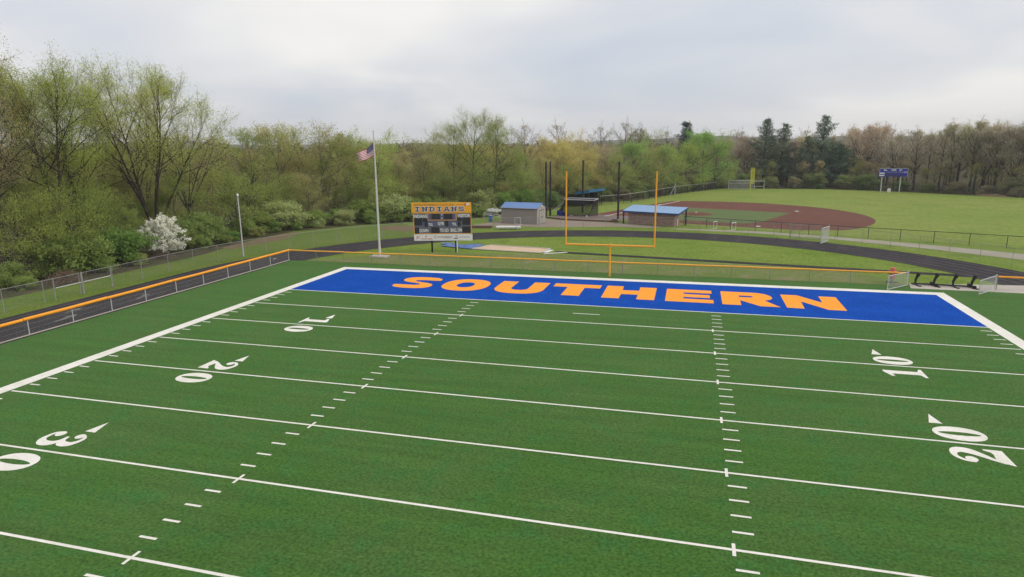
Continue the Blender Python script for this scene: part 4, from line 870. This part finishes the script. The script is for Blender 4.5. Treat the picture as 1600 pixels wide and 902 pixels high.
def mk_fan(seed):
    t = Tree(seed); o = dict(lev=3, nc=[0, 6, 4], up=.08, ratio=.5, nl=3, sp=.25, ls=.15, twig=.014)
    base = t.path(V0, UPV, 3.5, 3, .06, 0); t.m.tube(base, [.28, .25, .23, .2], 8, False)
    for i in range(6): t.stem(base[-1], tilt(i*1.05, .25+.12*(i % 3)), 10, .11, 7, 3.4, .25, (45, 28), OVAL, o, upb=.02)
    return t
def mk_olive(seed, nl=9, ls=.2, ht=14):
    t = Tree(seed); o = dict(lev=3, nc=[0, 7, 6], up=.07, ratio=.48, nl=nl, sp=.42, ls=ls)
    t.stem(V0, tilt(seed*1.7, .12), ht*.93, .2, 17, 4.9, .14, (80, 32), FULL, o, upb=.03, wander=.2)
    t.stem(Vector((.3, .1, .6)), tilt(seed*1.7+2.5, .34), ht*.68, .13, 9, 3.8, .2, (70, 36), OVAL, o, upb=.05, wander=.2); return t
def mk_round(seed):
    t = Tree(seed); o = dict(lev=3, nc=[0, 7, 6], up=.06, ratio=.5, nl=10, sp=.5, ls=.25)
    t.stem(V0, tilt(seed, .06), 11.2, .24, 20, 5.3, .1, (92, 30), lambda x: .75+.6*math.sin(math.pi*min(1, x+.1))-.5*x, o, upb=.02); return t
def mk_bud(seed, nl=5, ht=15, width=4.2, t0=.24):
    t = Tree(seed); o = dict(lev=3, nc=[0, 7, 6], up=.12, ratio=.48, nl=nl, sp=.35, ls=.20, twig=.016)
    t.stem(V0, tilt(seed*2.1, .05), ht*.94, .22, 15, width, t0, (56, 28), OVAL, o, upb=.02)
    if seed % 2: t.stem(Vector((0, 0, 3.2)), tilt(seed, .28), ht*.62, .13, 8, width*.85, .25, (52, 30), OVAL, o, upb=.05)
    return t
def mk_redfan(seed):
    t = Tree(seed); o = dict(lev=3, nc=[0, 7, 6], up=.07, ratio=.48, nl=6, sp=.42, ls=.24, twig=.016)
    base = t.path(V0, UPV, 3.4, 3, .06, 0); t.m.tube(base, [.5, .42, .38, .34], 8, False)
    for i in range(5): t.stem(base[-1], tilt(i*1.26+.1, .38+.16*(i % 2)), 12.5, .19, 9, 4.0, .32, (52, 30), OVAL, o, upb=.035)
    t.stem(base[-1], tilt(0, .05), 12.5, .19, 9, 3.8, .35, (52, 30), OVAL, o, upb=.03); return t
def mk_pine(seed, ht=17, lmax=6.0, broad=False):
    t = Tree(seed); rg = t.rg; pts = t.path(V0, UPV, ht, 10, .03, .05); rad = [.30*(1-.9*i/10)+.02 for i in range(11)]; t.m.tube(pts, rad, 7, False)
    z = .10 if broad else .16; az = 0
    while z < .985:
        f = min(9.999, z*10); i = int(f); q = pts[i].lerp(pts[i+1], f-i); nb = rg.randint(4, 6) if z < .9 else 5
        for k in range(nb):
            az += 6.283/nb+rg.uniform(-.35, .35); x = (z-.1)/.9
            pr = (1-x)**.6*(.8+.2*math.sin(z*23+seed)) if not broad else (1-x**2.2)*.95
            Lb = lmax*max(.14, pr)*rg.uniform(.55, 1.18)
            if z < .34 and not broad and rg.random() < .35: Lb *= .35
            el = R(-6+42*x+rg.uniform(-10, 12)); d = Vector((math.cos(az)*math.cos(el), math.sin(az)*math.cos(el), math.sin(el)))
            bp = t.path(q, d, Lb, 4, .1, .045); t.m.tube(bp, [.05, .04, .03, .02, .012], 4, False); t.clump = rg.random()
            ns = max(5, int(Lb*3.6))
            for s_ in range(ns):
                tt = .25+.78*(s_+rg.random())/ns; ff = min(3.999, min(.999, tt)*4); ii = int(ff); b = bp[ii].lerp(bp[ii+1], ff-ii)
                sd_ = perp(d, rg); sd_.z *= .35; e = b+sd_*Lb*.2*rg.uniform(.3, 1.2)+Vector((0, 0, .12)); t.tip(b, e, .012)
                t.leaf(e, .24, .5, 8)
        z += (.043 if not broad else .06)*rg.uniform(.8, 1.25)
    return t
def mk_shrub(seed, ht=3.0, nl=13, ls=.18, wd=1.0):
    t = Tree(seed); o = dict(lev=3, nc=[0, 4, 4], up=.06, ratio=.52, nl=nl, sp=.22, ls=ls, st=.1)
    for i in range(7): t.stem(Vector((t.rg.uniform(-.4, .4)*wd, t.rg.uniform(-.4, .4)*wd, 0)), tilt(i*.9, t.rg.uniform(.1, .75)*wd), ht*t.rg.uniform(.6, .95), .045, 7, ht*.42, .06, (80, 40), OVAL, o, n=5, upb=.03, wander=.2)
    return t
def mk_dogwood(seed):
    t = Tree(seed); o = dict(lev=3, nc=[0, 6, 6], up=.015, ratio=.48, nl=8, sp=.10, ls=.16, lift=.0, tipup=.0, st=.3)
    for i in range(4): t.stem(Vector((t.rg.uniform(-.2, .2), t.rg.uniform(-.2, .2), 0)), tilt(i*1.6, .25+.12*(i % 2)), 3.7, .06, 9, 2.1, .22, (86, 50), lambda x: 1.15-.65*x, o, n=6, upb=.05)
    return t
def mk_brush(seed):
    t = Tree(seed); rg = t.rg
    for i in range(420):
        a = rg.uniform(0, 6.28); r = abs(rg.gauss(0, .9)); z = max(.02, (1.15-.42*r)*rg.random()); p = Vector((r*math.cos(a)*1.5, r*math.sin(a), z)); d = Vector((rg.uniform(-1, 1), rg.uniform(-1, 1), rg.uniform(-.3, .7))).normalized()
        t.tip(p, p+d*rg.uniform(.6, 1.6), .022)
        if i % 3 == 0: t.leaf(p, .3, .16, 4)
    return t
PROTO = {}; COUNT = 0; FILL = []
def proto(key, name, tr, H, bark, leafc, aspect=.55, flat=0, mat=None, twn='trunk', cat='tree', droop=.25):
    zs = max(max(p[2] for p in tr.P), max(v[2] for v in tr.m.v)); PROTO[key] = [tr.finish(name, bark, leafc, 'tree', cat, None, aspect, flat, mat, twn, droop), False, zs, bark, leafc, name, cat]
def plant(key, x, y, h, label, group, leafc=None, bark=None, rz=None, wide=1.0):
    global COUNT
    pr = PROTO[key]; root = pr[0]
    if pr[1]:
        r = root.copy(); COL.objects.link(r); ch = []
        for c in root.children:
            k = c.copy(); COL.objects.link(k); k.parent = r; ch.append(k)
    else: pr[1] = True; r = root; ch = list(root.children)
    s = h/pr[2]; wide = wide*(1.25 if key.startswith(('pine', 'spruce')) else 1); r.location = (x, y, -.02); r.scale = (s*wide, s*wide, s); r.rotation_euler = (0, 0, rnd.uniform(0, 6.28) if rz is None else rz)
    r['label'] = label; r['category'] = pr[6]
    if group: r['group'] = group; r['h'] = h; FILL.append(r)
    elif 'group' in r: del r['group']
    lc = leafc or pr[4]; lc = lc if key in ('dogwood', 'brush') else kc(*lc); j = rnd.uniform(.88, 1.12); jj = rnd.uniform(-.02, .02)
    for k in ch:
        if k.data.name.startswith('crown') or k.name.startswith(('crown', 'blossom')): k.color = (min(1, lc[0]*j*(1+jj*2)), min(1, lc[1]*j), lc[2]*j, 1)
        else: b = bark or pr[3]; k.color = (*[v*rnd.uniform(.85, 1.15) for v in b], 1)
    COUNT += 1; return r
K = 2.5
def kc(*c): return tuple(min(.8, v*K) for v in c)
YG = (.195, .215, .058); OL = (.158, .188, .053); OLB = (.19, .18, .072); BRT = (.15, .195, .058); RED = (.225, .19, .145); BRN = (.215, .18, .105); GRY = (.20, .18, .14); PIN = (.066, .086, .058); SHR = (.12, .16, .045); SAGE = (.185, .205, .09)
for i in range(3): proto(f'tall{i}', 'deciduous_tree', mk_tall(11+i, 1.0-.15*i), 19, DARK, YG)
proto('forked', 'deciduous_tree', mk_forked(21), 19, DARK, YG)
for i in range(2): proto(f'vase{i}', 'deciduous_tree', mk_vase(31+i, 6-i), 19, DARK, YG)
proto('fan', 'bare_tree', mk_fan(41), 14, DARK, OLB)
for i in range(4): proto(f'olive{i}', 'deciduous_tree', mk_olive(51+i), 14, GREYB, OL)
for i in range(2): proto(f'round{i}', 'deciduous_tree', mk_round(61+i), 12, GREYB, BRT)
for i in range(3): proto(f'bud{i}', 'budding_tree', mk_bud(70+i, 6), 15, DARK, RED)
for i in range(2): proto(f'bare{i}', 'bare_tree', mk_bud(81+i, 1, 16, 3.9, .3), 16, GREYB, GRY)
proto('redfan', 'budding_tree', mk_redfan(91), 16, DARK, RED)
for i in range(2): proto(f'pine{i}', 'pine_tree', mk_pine(101+i), 17, DARK, PIN, .22, 0, M['needle'])
proto('spruce', 'pine_tree', mk_pine(105, 15, 5.0), 15, DARK, (.04, .065, .045), .24, 0, M['needle'])
proto('broad', 'pine_tree', mk_pine(107, 11, 6.6, True), 11, DARK, (.045, .075, .045), .24, 0, M['needle'])
for i in range(3): proto(f'shrub{i}', 'shrub', mk_shrub(111+i, 3.0, 13, .18), 3, BROWNB, SHR, twn='stems', cat='shrub')
proto('sapling', 'young_tree', mk_olive(121, 8, .2, 8), 8, BROWNB, OL)
proto('dogwood', 'dogwood_tree', mk_dogwood(131), 4.4, DARK, (.72, .70, .62), .8, .55, cat='tree', droop=.05)
proto('brush', 'brush_pile', mk_brush(141), 1.3, (.2, .13, .10), (.26, .17, .12), twn='branches', cat='brush pile')

LEFT = 'tall spring trees in the left wood'
# landmark trees: key, x, y, height, label, colour
LM = [
 ('tall1', -55.4, -1.5, 17.2, 'brownish leafing tree at the left edge of the view, lower than its neighbours', BRN),
 ('tall2', -56.6, 1.0, 21.3, 'tallest thin tree at the far left, its airy top above all others', (.19, .18, .085)),
 ('tall0', -61.5, 8.0, 19.6, 'sparse brownish green tree just right of the tallest far left tree', (.19, .175, .06)),
 ('forked', -54.2, 6.0, 19.6, 'big forked tree with two dark leaning stems left of the white dogwood', (.175, .195, .05)),
 ('tall0', -55.0, 9.2, 19.0, 'tall tree with one straight dark trunk right of the big forked tree', (.17, .20, .045)),
 ('vase0', -52.6, 16.2, 19.9, 'broad vase-shaped tree fanning out directly behind the white dogwood', YG),
 ('vase1', -60.5, 23.2, 20.0, 'airy spreading tree right behind the vase-shaped tree', (.205, .2, .07)),
 ('fan', -55.6, 25.0, 14.4, 'small nearly bare fan-shaped tree right of the white dogwood', OLB),
 ('olive1', -43.3, 53.6, 15.0, 'leafy tree whose top shows directly behind the flagpole tip', (.17, .2, .055)),
 ('tall1', -29.1, 60.7, 18.2, 'tallest rounded leafy tree above the football scoreboard', (.165, .185, .055)),
 ('tall0', -33.4, 62.8, 16.2, 'leafy tree at the left shoulder of the tallest tree above the scoreboard', (.175, .19, .06)),
 ('tall2', -27.2, 66.6, 17.2, 'leafy tree at the right shoulder of the tallest tree above the scoreboard', (.155, .175, .055)),
 ('bare0', -26.0, 88.0, 16.9, 'slender grey bare tree above the blue shed roof', GRY),
 ('spruce', 4.6, 141.1, 17.2, 'single dark conifer top rising behind the bright green trees', (.035, .055, .04)),
 ('round0', 8.9, 127.3, 15.4, 'largest bright green tree at the corner of the left field fence', (.14, .215, .055)),
 ('round1', 5.0, 122.4, 12.4, 'bright yellow-green tree left of the largest bright green tree', (.165, .21, .055)),
 ('round1', 11.9, 131.5, 12.8, 'bright green tree hanging over the corner of the outfield fence', (.15, .205, .055)),
 ('pine0', 24.3, 142.4, 17.7, 'tall dark pine directly behind the yellow foul pole', PIN),
 ('pine1', 28.8, 144.5, 16.4, 'slightly lower dark pine right of the one behind the foul pole', PIN),
 ('pine1', 38.2, 143.2, 18.2, 'tallest pine with a feathery top in the right group of pines', PIN),
 ('spruce', 33.4, 141.4, 10.2, 'small dark pine between the two tall groups of pines', PIN),
 ('broad', 42.4, 141.5, 11.2, 'wide rounded dark pine right of the tallest pine', (.04, .065, .042)),
 ('broad', 45.8, 143.4, 8.0, 'low dark pine at the right foot of the wide rounded pine', (.04, .065, .042)),
 ('broad', 40.0, 146.0, 11.8, 'dark pine filling in behind the wide rounded pine', (.045, .07, .045)),
 ('redfan', 50.2, 147.8, 16.6, 'large spreading reddish budding tree with dark leaning limbs right of the pines', (.245, .20, .145)),
 ('pine0', 26.4, 147.5, 13.5, 'lower dark pine squeezed between the two tall pines by the foul pole', PIN),
 ('pine1', 35.6, 146.0, 13.0, 'ragged dark pine just left of the tallest right pine', PIN),
 ('broad', 31.0, 146.5, 8.5, 'low spreading dark pine filling the gap between the pine groups', PIN),
]
for k, x, y, h, lab, c in LM: plant(k, x, y, h*(1.1 if x < -50 and h > 16 else 1), lab, None, c, rz=0 if k == 'forked' else None)
plant('dogwood', -48.3, 12.6, 4.5, 'white flowering dogwood behind the left outer fence', None, (.97, .95, .86), wide=.85)
plant('brush', -45.6, -1.6, 1.5, 'heap of dead pinkish brown brush behind the left outer fence gate', None)
plant('brush', -46.6, 10.6, 1.0, 'low brown brush beside the white dogwood at the outer fence', None, (.2, .15, .1))
GRP = {'tall': (LEFT, 'tall airy spring tree deep in the wood behind the left fence'), 'olive': ('olive trees at the wood edge behind the flagpole', 'olive green spring tree in the wood edge behind the flagpole and scoreboard'),
 'brown': ('brownish trees in the wood gap', 'low brownish budding tree in the wood behind the ball field'), 'yellow': ('yellowish trees behind the ball field', 'yellowish spring tree in the wood behind the goal post'),
 'bare': ('bare grey trees on the skyline', 'bare grey tree standing on the skyline behind greener trees'), 'bright': ('bright green trees behind the goal post', 'bright green leafing tree behind the right goal post upright'),
 'red': ('reddish budding trees behind the outfield', 'reddish brown budding tree in the wood behind the outfield fence'), 'tallbud': ('slender trees behind the outfield', 'tall slender dark-trunked tree in the wood behind the outfield fence')}
FT = [('brown', -57.6, -4.0, 17.0), ('tall', -65.5, 4.0, 20.5), ('tall', -58.5, 3.6, 19.5), ('tall', -60.5, 13.0, 19.5), ('tall', -67, 15.0, 20.0), ('olive', -58, 11, 12), ('olive', -62, 18.5, 12.5), ('olive', -55.5, 20.5, 11), ('olive', -70, 30, 12.5), ('olive', -58.7, 32.6, 13.9), ('olive', -60.3, 40.4, 14.5), ('olive', -55.3, 39.0, 15.0), ('olive', -54.9, 43.0, 15.6), ('olive', -56.0, 49.1, 15.2), ('olive', -50.7, 46.3, 16.4), ('olive', -51.2, 52.5, 15.0), ('olive', -50.3, 57.0, 13.4),
 ('brown', -48.4, 70.2, 11.2), ('brown', -47.2, 73.8, 11.4), ('brown', -44, 66, 10.2), ('olive', -52.8, 65.8, 13.6), ('olive', -38.0, 59.4, 15.0), ('olive', -37.2, 66.0, 13.6), ('olive', -25.8, 72.2, 16.6), ('yellow', -25.2, 99.0, 13.8), ('bare', -22.4, 109.3, 17.8), ('yellow', -18.9, 107.1, 15.8), ('bare', -16.1, 114.1, 17.0), ('bare', -10.5, 115.7, 18.0), ('bare', -7.4, 118.7, 16.8), ('olive', -3.6, 119.8, 16.2), ('bare', -.7, 122.8, 15.8),
 ('olive', -24.6, 78.0, 11.4), ('brown', -21.4, 80.9, 10.2), ('yellow', -19.0, 87.9, 12.2), ('yellow', -15.2, 93.1, 12.2), ('brown', -11.5, 97.3, 11.6), ('bright', -6.8, 104.9, 12.8), ('olive', -9.3, 94.8, 9.8), ('olive', -3.1, 107.0, 11.0), ('bright', -.6, 112.2, 11.9), ('olive', 1.4, 116.7, 9.9), ('bare', 16.4, 163.3, 15.8), ('bare', 19.4, 164.1, 16.4), ('red', 17.0, 142.5, 12.8), ('red', 20.0, 146.6, 14.3), ('bare', 35.2, 160.2, 16.4), ('yellow', 35.7, 156.2, 14.1),
 ('red', 55.5, 156.4, 16.9), ('bare', 56.0, 153.0, 16.1), ('red', 49.6, 159.7, 16.4), ('red', 53.7, 134.4, 13.4), ('tallbud', 56.5, 136.4, 14.5), ('red', 57.0, 131.2, 15.2), ('tallbud', 60.2, 133.1, 14.3), ('tallbud', 61.0, 126.9, 15.5), ('tallbud', 62.4, 125.0, 16.5), ('red', 65.0, 128.0, 16.7), ('tallbud', 66.1, 123.9, 17.0), ('tallbud', 68.8, 129.1, 16.0), ('red', 68.9, 125.0, 15.6), ('tallbud', 69.7, 120.8, 16.6), ('tallbud', 72.9, 126.1, 15.8), ('red', 72.2, 119.2, 15.5), ('tallbud', 73.2, 117.5, 15.9), ('tallbud', 75.4, 120.2, 15.6), ('red', 75.9, 116.1, 15.2), ('tallbud', 78.3, 116.7, 16.1), ('tallbud', 82, 114, 15.6), ('red', 85, 110, 15.2)]
KEYS = {'tall': ['tall0', 'tall1', 'tall2', 'vase1'], 'olive': ['olive0', 'olive1', 'olive2', 'olive3'], 'brown': ['olive0', 'bud1', 'olive2', 'bud0'], 'yellow': ['olive1', 'olive3', 'round0'], 'bare': ['bare0', 'bare1'], 'bright': ['round0', 'round1'], 'red': ['bud0', 'bud1', 'bud2', 'redfan'], 'tallbud': ['bud0', 'bud2', 'bud1', 'bare1']}
COLS = {'tall': [YG, (.17, .185, .05), (.2, .18, .065)], 'olive': [OL, OLB, (.165, .185, .055)], 'brown': [BRN, (.2, .16, .085), OLB], 'yellow': [(.235, .215, .075), (.25, .22, .085)], 'bare': [GRY], 'bright': [BRT, (.14, .195, .055)], 'red': [RED, (.225, .19, .15), BRN, (.215, .195, .135), GRY, GRY], 'tallbud': [(.22, .205, .13), (.205, .195, .11), (.225, .2, .14)]}
for k, x, y, h in FT: plant(rnd.choice(KEYS[k]), x, y, h, GRP[k][1], GRP[k][0], rnd.choice(COLS[k]))
# filler rows behind the wood edge, walked outwards from the edge line
def inside(p, poly):
    c = False; n = len(poly); j = n-1
    for i in range(n):
        if (poly[i][1] > p[1]) != (poly[j][1] > p[1]) and p[0] < (poly[j][0]-poly[i][0])*(p[1]-poly[i][1])/(poly[j][1]-poly[i][1])+poly[i][0]: c = not c
        j = i
    return c
def in_view(x, y, pad=.04):
    d = Vector((x, y, 6))-CAM; z = d.dot(fw)
    return z > 5 and abs(d.dot(r2)/z) < 800/F+pad
LINE = [(-44.3, -26), (-44.5, 0), (-45.2, 14), (-47.0, 24), (-46.4, 33.6), (-40.9, 42.2), (-34.8, 46.4), (-30, 50.8), (-26.2, 54.8), (-22.2, 62.5), (-18.4, 67.6), (-17, 79), (-12, 86), (-7, 92), (1.5, 112), (11.5, 132.3), (23, 133), (39.3, 132.2), (52.2, 125.8), (62.4, 117.5), (71.4, 110), (93, 89)]
lc_ = path_len(LINE)
def along(s, off):
    p = at_len(LINE, lc_, s); q = at_len(LINE, lc_, min(lc_[-1], s+1.5)); o = at_len(LINE, lc_, max(0, s-1.5)); t = (Vector(q)-Vector(o)).normalized()
    return p[0]-t.y*off, p[1]+t.x*off
def zone(x, y):
    if y < 30: return 'left'
    if x < -22 and y < 75: return 'mid'
    if x < 14 and y < 130: return 'back'
    return 'far'
def shrub_at(x, y, h, key, c, lab, grp, wide=1.15): plant(key, x, y, h, lab, grp, c, wide=wide)
SG = ('shrubs along the wood edge', {'left': 'green shrub at the wood edge behind the left outer fence', 'mid': 'green shrub at the wood edge behind the flagpole and scoreboard', 'back': 'low shrub along the wood behind the ball field dugouts', 'far': 'low shrub at the foot of the wood behind the outfield fence'})
s = 0.0
while s < lc_[-1]:
    for off, st in ((.9, 1), (3.2, 2)):
        x, y = along(s+rnd.uniform(-.8, .8), off+rnd.uniform(-.4, .8)); zn = zone(x, y)
        if not in_view(x, y, .02): continue
        if zn == 'left' and (abs(y-11.0) < 4.0 and x > -53 or abs(y+1.6) < 2 and x > -48): continue
        if zn in ('left', 'mid'): h = rnd.uniform(1.0, 2.8) if off < 2 else rnd.uniform(1.8, 4.4)
        elif zn == 'back': h = rnd.uniform(1.4, 2.6) if off < 2 else rnd.uniform(2.4, 4.2)
        else: h = rnd.uniform(1.0, 2.4) if off < 2 else rnd.uniform(2.2, 4.4)
        c = rnd.choice([SHR, SHR, (.13, .165, .05), (.15, .17, .06) if zn == 'left' else SAGE, (.09, .14, .035)]) if zn in ('left', 'mid') else rnd.choice([(.11, .13, .05), (.13, .13, .065), (.15, .14, .08), (.085, .12, .042)])
        shrub_at(x, y, h, f'shrub{rnd.randrange(3)}', c, SG[1][zn], SG[0]+' '+{'left': 'on the left', 'mid': 'behind the flagpole', 'back': 'behind the dugouts', 'far': 'behind the outfield'}[zn])
    s += 3.6 if zone(*along(s, 1)) in ('left', 'mid') else 5.6
YGRP = {'left': ('saplings in the left wood', 'young leafy tree in the undergrowth of the left wood'), 'mid': ('saplings behind the flagpole', 'young olive tree in the undergrowth behind the flagpole and scoreboard'), 'back': ('saplings behind the ball field', 'young tree low in the wood behind the ball field'), 'far': ('saplings behind the outfield', 'thin young tree low in the wood behind the outfield fence')}
s = 0.0
while s < lc_[-1]:
    for off in (5.5, 11):
        x, y = along(s+rnd.uniform(-1.5, 1.5), off+rnd.uniform(-1.5, 1.5)); zn = zone(x, y)
        if not in_view(x, y, .02): continue
        h = {'left': rnd.uniform(5.5, 9.5), 'mid': rnd.uniform(5.5, 9.5), 'back': rnd.uniform(5.5, 8.5), 'far': rnd.uniform(5, 8)}[zn]
        c = {'left': [SHR, (.135, .165, .04), (.155, .18, .05)], 'mid': [OL, OLB, (.12, .145, .045)], 'back': [OLB, (.17, .17, .055), (.15, .18, .05)], 'far': [(.18, .16, .075), (.165, .17, .06), BRN]}[zn]
        plant(rnd.choice(['sapling', 'sapling', 'olive2', 'olive0'] if zn != 'far' else ['bud1', 'sapling', 'bud0']), x, y, h, YGRP[zn][1], YGRP[zn][0], rnd.choice(c))
    s += {'left': 6.6, 'far': 5.0}.get(zone(*along(s, 1)), 5.6)
BG = {'left': ('background trees of the left wood', 'spring tree standing deeper in the left wood behind the front trees', 'olive', (8.2, 11.6)), 'mid': ('background trees behind the flagpole', 'spring tree standing deeper in the wood behind the flagpole', 'olive', (9, 12.2)),
      'back': ('background trees behind the ball field', 'spring tree standing deeper in the wood behind the ball field', 'yellow', (10.5, 13.2)), 'far': ('background trees behind the outfield', 'budding tree standing deeper in the wood behind the outfield fence', 'red', (11.5, 14.6))}
s = 2.0
while s < lc_[-1]:
    for off in (16, 23, 31, 40):
        x, y = along(s+rnd.uniform(-2.5, 2.5), off+rnd.uniform(-3, 3)); zn = zone(x, y)
        if not in_view(x, y, .02) or inside((x, y), EDGE): continue
        b = BG[zn]; k = b[2] if rnd.random() < .7 else ('brown' if zn != 'far' else 'tallbud'); lo, hi = b[3]
        if -50 < x < -40 and 58 < y < 100: lo, hi = 8.5, 10.5
        plant(rnd.choice(KEYS[k]), x, y, rnd.uniform(lo, hi), b[1], b[0], rnd.choice(COLS[k]))
    s += 7.0 if zone(*along(s, 1)) != 'far' else 5.6
# each filler plant is named by its look, its row and the nearest landmark along the wood
MARKS = [(-200, 45, 'at the left edge'), (45, 150, 'around the big forked tree'), (150, 215, 'left of the white dogwood'), (215, 305, 'behind the white dogwood'), (305, 365, 'right of the white dogwood'), (365, 430, 'behind the light pole'), (430, 540, 'between light pole and flagpole'), (540, 600, 'behind the flagpole'), (600, 645, 'right of the flagpole'), (645, 740, 'behind the football scoreboard'), (740, 790, 'left of the grey shed'), (790, 852, 'behind the grey shed'), (852, 945, 'behind the batting cage'), (945, 1010, 'left of the brick dugout'), (1010, 1060, 'behind the right goal upright'), (1060, 1128, 'by the outfield fence corner'), (1128, 1195, 'behind the grey goal'), (1195, 1255, 'right of the yellow foul pole'), (1255, 1335, 'among the right pines'), (1335, 1372, 'left of the blue scoreboard'), (1372, 1416, 'behind the blue scoreboard'), (1416, 1480, 'right of the blue scoreboard'), (1480, 1545, 'behind the right outfield fence'), (1545, 1900, 'at the right edge')]
def hue(c):
    r_, g_, b_ = c[:3]
    if g_ > r_*1.25: return 'bright green' if g_ > .3 else 'green'
    if r_ > g_*1.2: return 'reddish'
    if b_ > g_*.62: return 'greyish'
    return 'yellowish' if g_ > .32 and r_ > .32 else ('brownish' if r_ > g_*1.06 else 'olive')
buckets = {}
for r in FILL:
    d = Vector((r.location.x, r.location.y, 3))-CAM; px = 800+F*d.dot(r2)/d.dot(fw)
    lm = next((t for x0, x1, t in MARKS if x0 <= px < x1), MARKS[-1][2]); cr = [c for c in r.children if c.name.startswith('crown')][0]; dist = d.dot(fw)
    kind = {'shrub': 'shrub', 'young_tree': 'young tree', 'budding_tree': 'budding tree', 'bare_tree': 'bare tree', 'deciduous_tree': 'spring tree'}[r.name.split('.')[0]]
    base_ = min(math.dist((r.location.x, r.location.y), at_len(LINE, lc_, q)) for q in range(0, int(lc_[-1]), 2))
    size = ('low' if r['h'] < 2.2 else 'tall') if kind == 'shrub' else ('short' if r['h'] < 8 else ('medium' if r['h'] < 13 else 'tall'))
    row = 'front' if base_ < 5 else ('middle' if base_ < 15 else 'rear')
    buckets.setdefault((size, hue(cr.color), kind, lm, row), []).append((px, r))
ORD = ['leftmost', 'second from left', 'third from left', 'fourth from left', 'fifth from left', 'sixth from left', 'seventh from left', 'eighth from left', 'ninth from left', 'tenth from left', 'eleventh from left', 'twelfth from left', 'thirteenth from left']
for (size, hu, kind, lm, row), it in buckets.items():
    it.sort(key=lambda q: q[0])
    for i, (px, r) in enumerate(it):
        o_ = '' if len(it) == 1 else (', ' + (ORD[i] if i < len(it)-1 else 'rightmost'))
        r['label'] = f'{size} {hu} {kind}, {row} row, {lm}{o_}'; del r['h']
for k, pr in PROTO.items():
    if not pr[1]:
        for c in list(pr[0].children): bpy.data.objects.remove(c)
        bpy.data.objects.remove(pr[0])
# ------------------------------------------------------------------ distant wood and hills
rg = np.random.default_rng(5); P = []; S = []; C = []
n = 0
while n < 2600:
    a = YAW+rg.uniform(-.78, .72); d = 150+rg.random()**1.3*650; x = CAM.x+d*math.sin(a); y = CAM.y+d*math.cos(a)
    if inside((x, y), EDGE) or min(math.dist((x, y), q) for q in LINE) < 30 and d < 240: continue
    h = rg.uniform(9.5, 13.2) if d < 420 else rg.uniform(9, 12.4); r = rg.uniform(2.2, 3.8); k = 46 if d < 320 else 26; cl = rg.random()
    u = rg.normal(size=(k, 3)); u /= np.linalg.norm(u, axis=1)[:, None]; rad = rg.uniform(.55, 1, k)[:, None]
    q = u*rad*np.array([r, r, h*.42])+np.array([x, y, h*.58]); P.append(q); S.append(rg.uniform(.7, 1.5, k)*(1 if d < 320 else 1.7)); C.append(np.full(k, cl)); n += 1
P = np.concatenate(P); S = np.concatenate(S); C = np.concatenate(C)
dw = link_mesh('distant_wood', leaves_mesh('distant_wood', P, S, rg, .7, C), None, 'stuff', (.17, .15, .075))
dw['label'] = 'far wood of brownish green trees fading towards the hills'
hm_ = MB(); na, nr = 150, 7
for j in range(nr):
    for i in range(na+1):
        a = YAW-1.1+2.2*i/na; r = 820+j*230; e = math.sin(math.pi*min(1, j/4.0)/2)
        hgt = (17+5*math.sin(a*7.1+1)+3*math.sin(a*17+2)+2*math.sin(a*41)+8*max(0, a+.05))*e*(1 if j < 5 else .96)*(r/1500) + rnd.uniform(-1.3, 1.3)*(j > 0)
        if j == nr-1: hgt = -5
        hm_.v.append((CAM.x+r*math.sin(a), CAM.y+r*math.cos(a), -.5+hgt if j else -2.0))
hm_.f = [(j*(na+1)+i, j*(na+1)+i+1, (j+1)*(na+1)+i+1, (j+1)*(na+1)+i) for j in range(nr-1) for i in range(na)]; hm_.mi = [0]*len(hm_.f)
hm_.build('hills', M['hill'], None, 'structure', True)
HAZE = .0003
if HAZE:
    m = MB(); m.box(-2300, 2300, -1000, 2300, -1.0, 75); hz = m.build('haze', [], None, 'stuff')
    hmm = bpy.data.materials.new('haze'); hmm.use_nodes = True; t = hmm.node_tree; t.nodes.clear(); o = t.nodes.new('ShaderNodeOutputMaterial'); v = t.nodes.new('ShaderNodeVolumePrincipled')
    v.inputs['Color'].default_value = (.95, .97, 1, 1); v.inputs['Density'].default_value = HAZE; v.inputs['Anisotropy'].default_value = .2; t.links.new(v.outputs[0], o.inputs['Volume'])
    hz.data.materials.append(hmm)
print('plants', COUNT, 'tris', sum(len(me.loops)-2*len(me.polygons) for me in bpy.data.meshes))
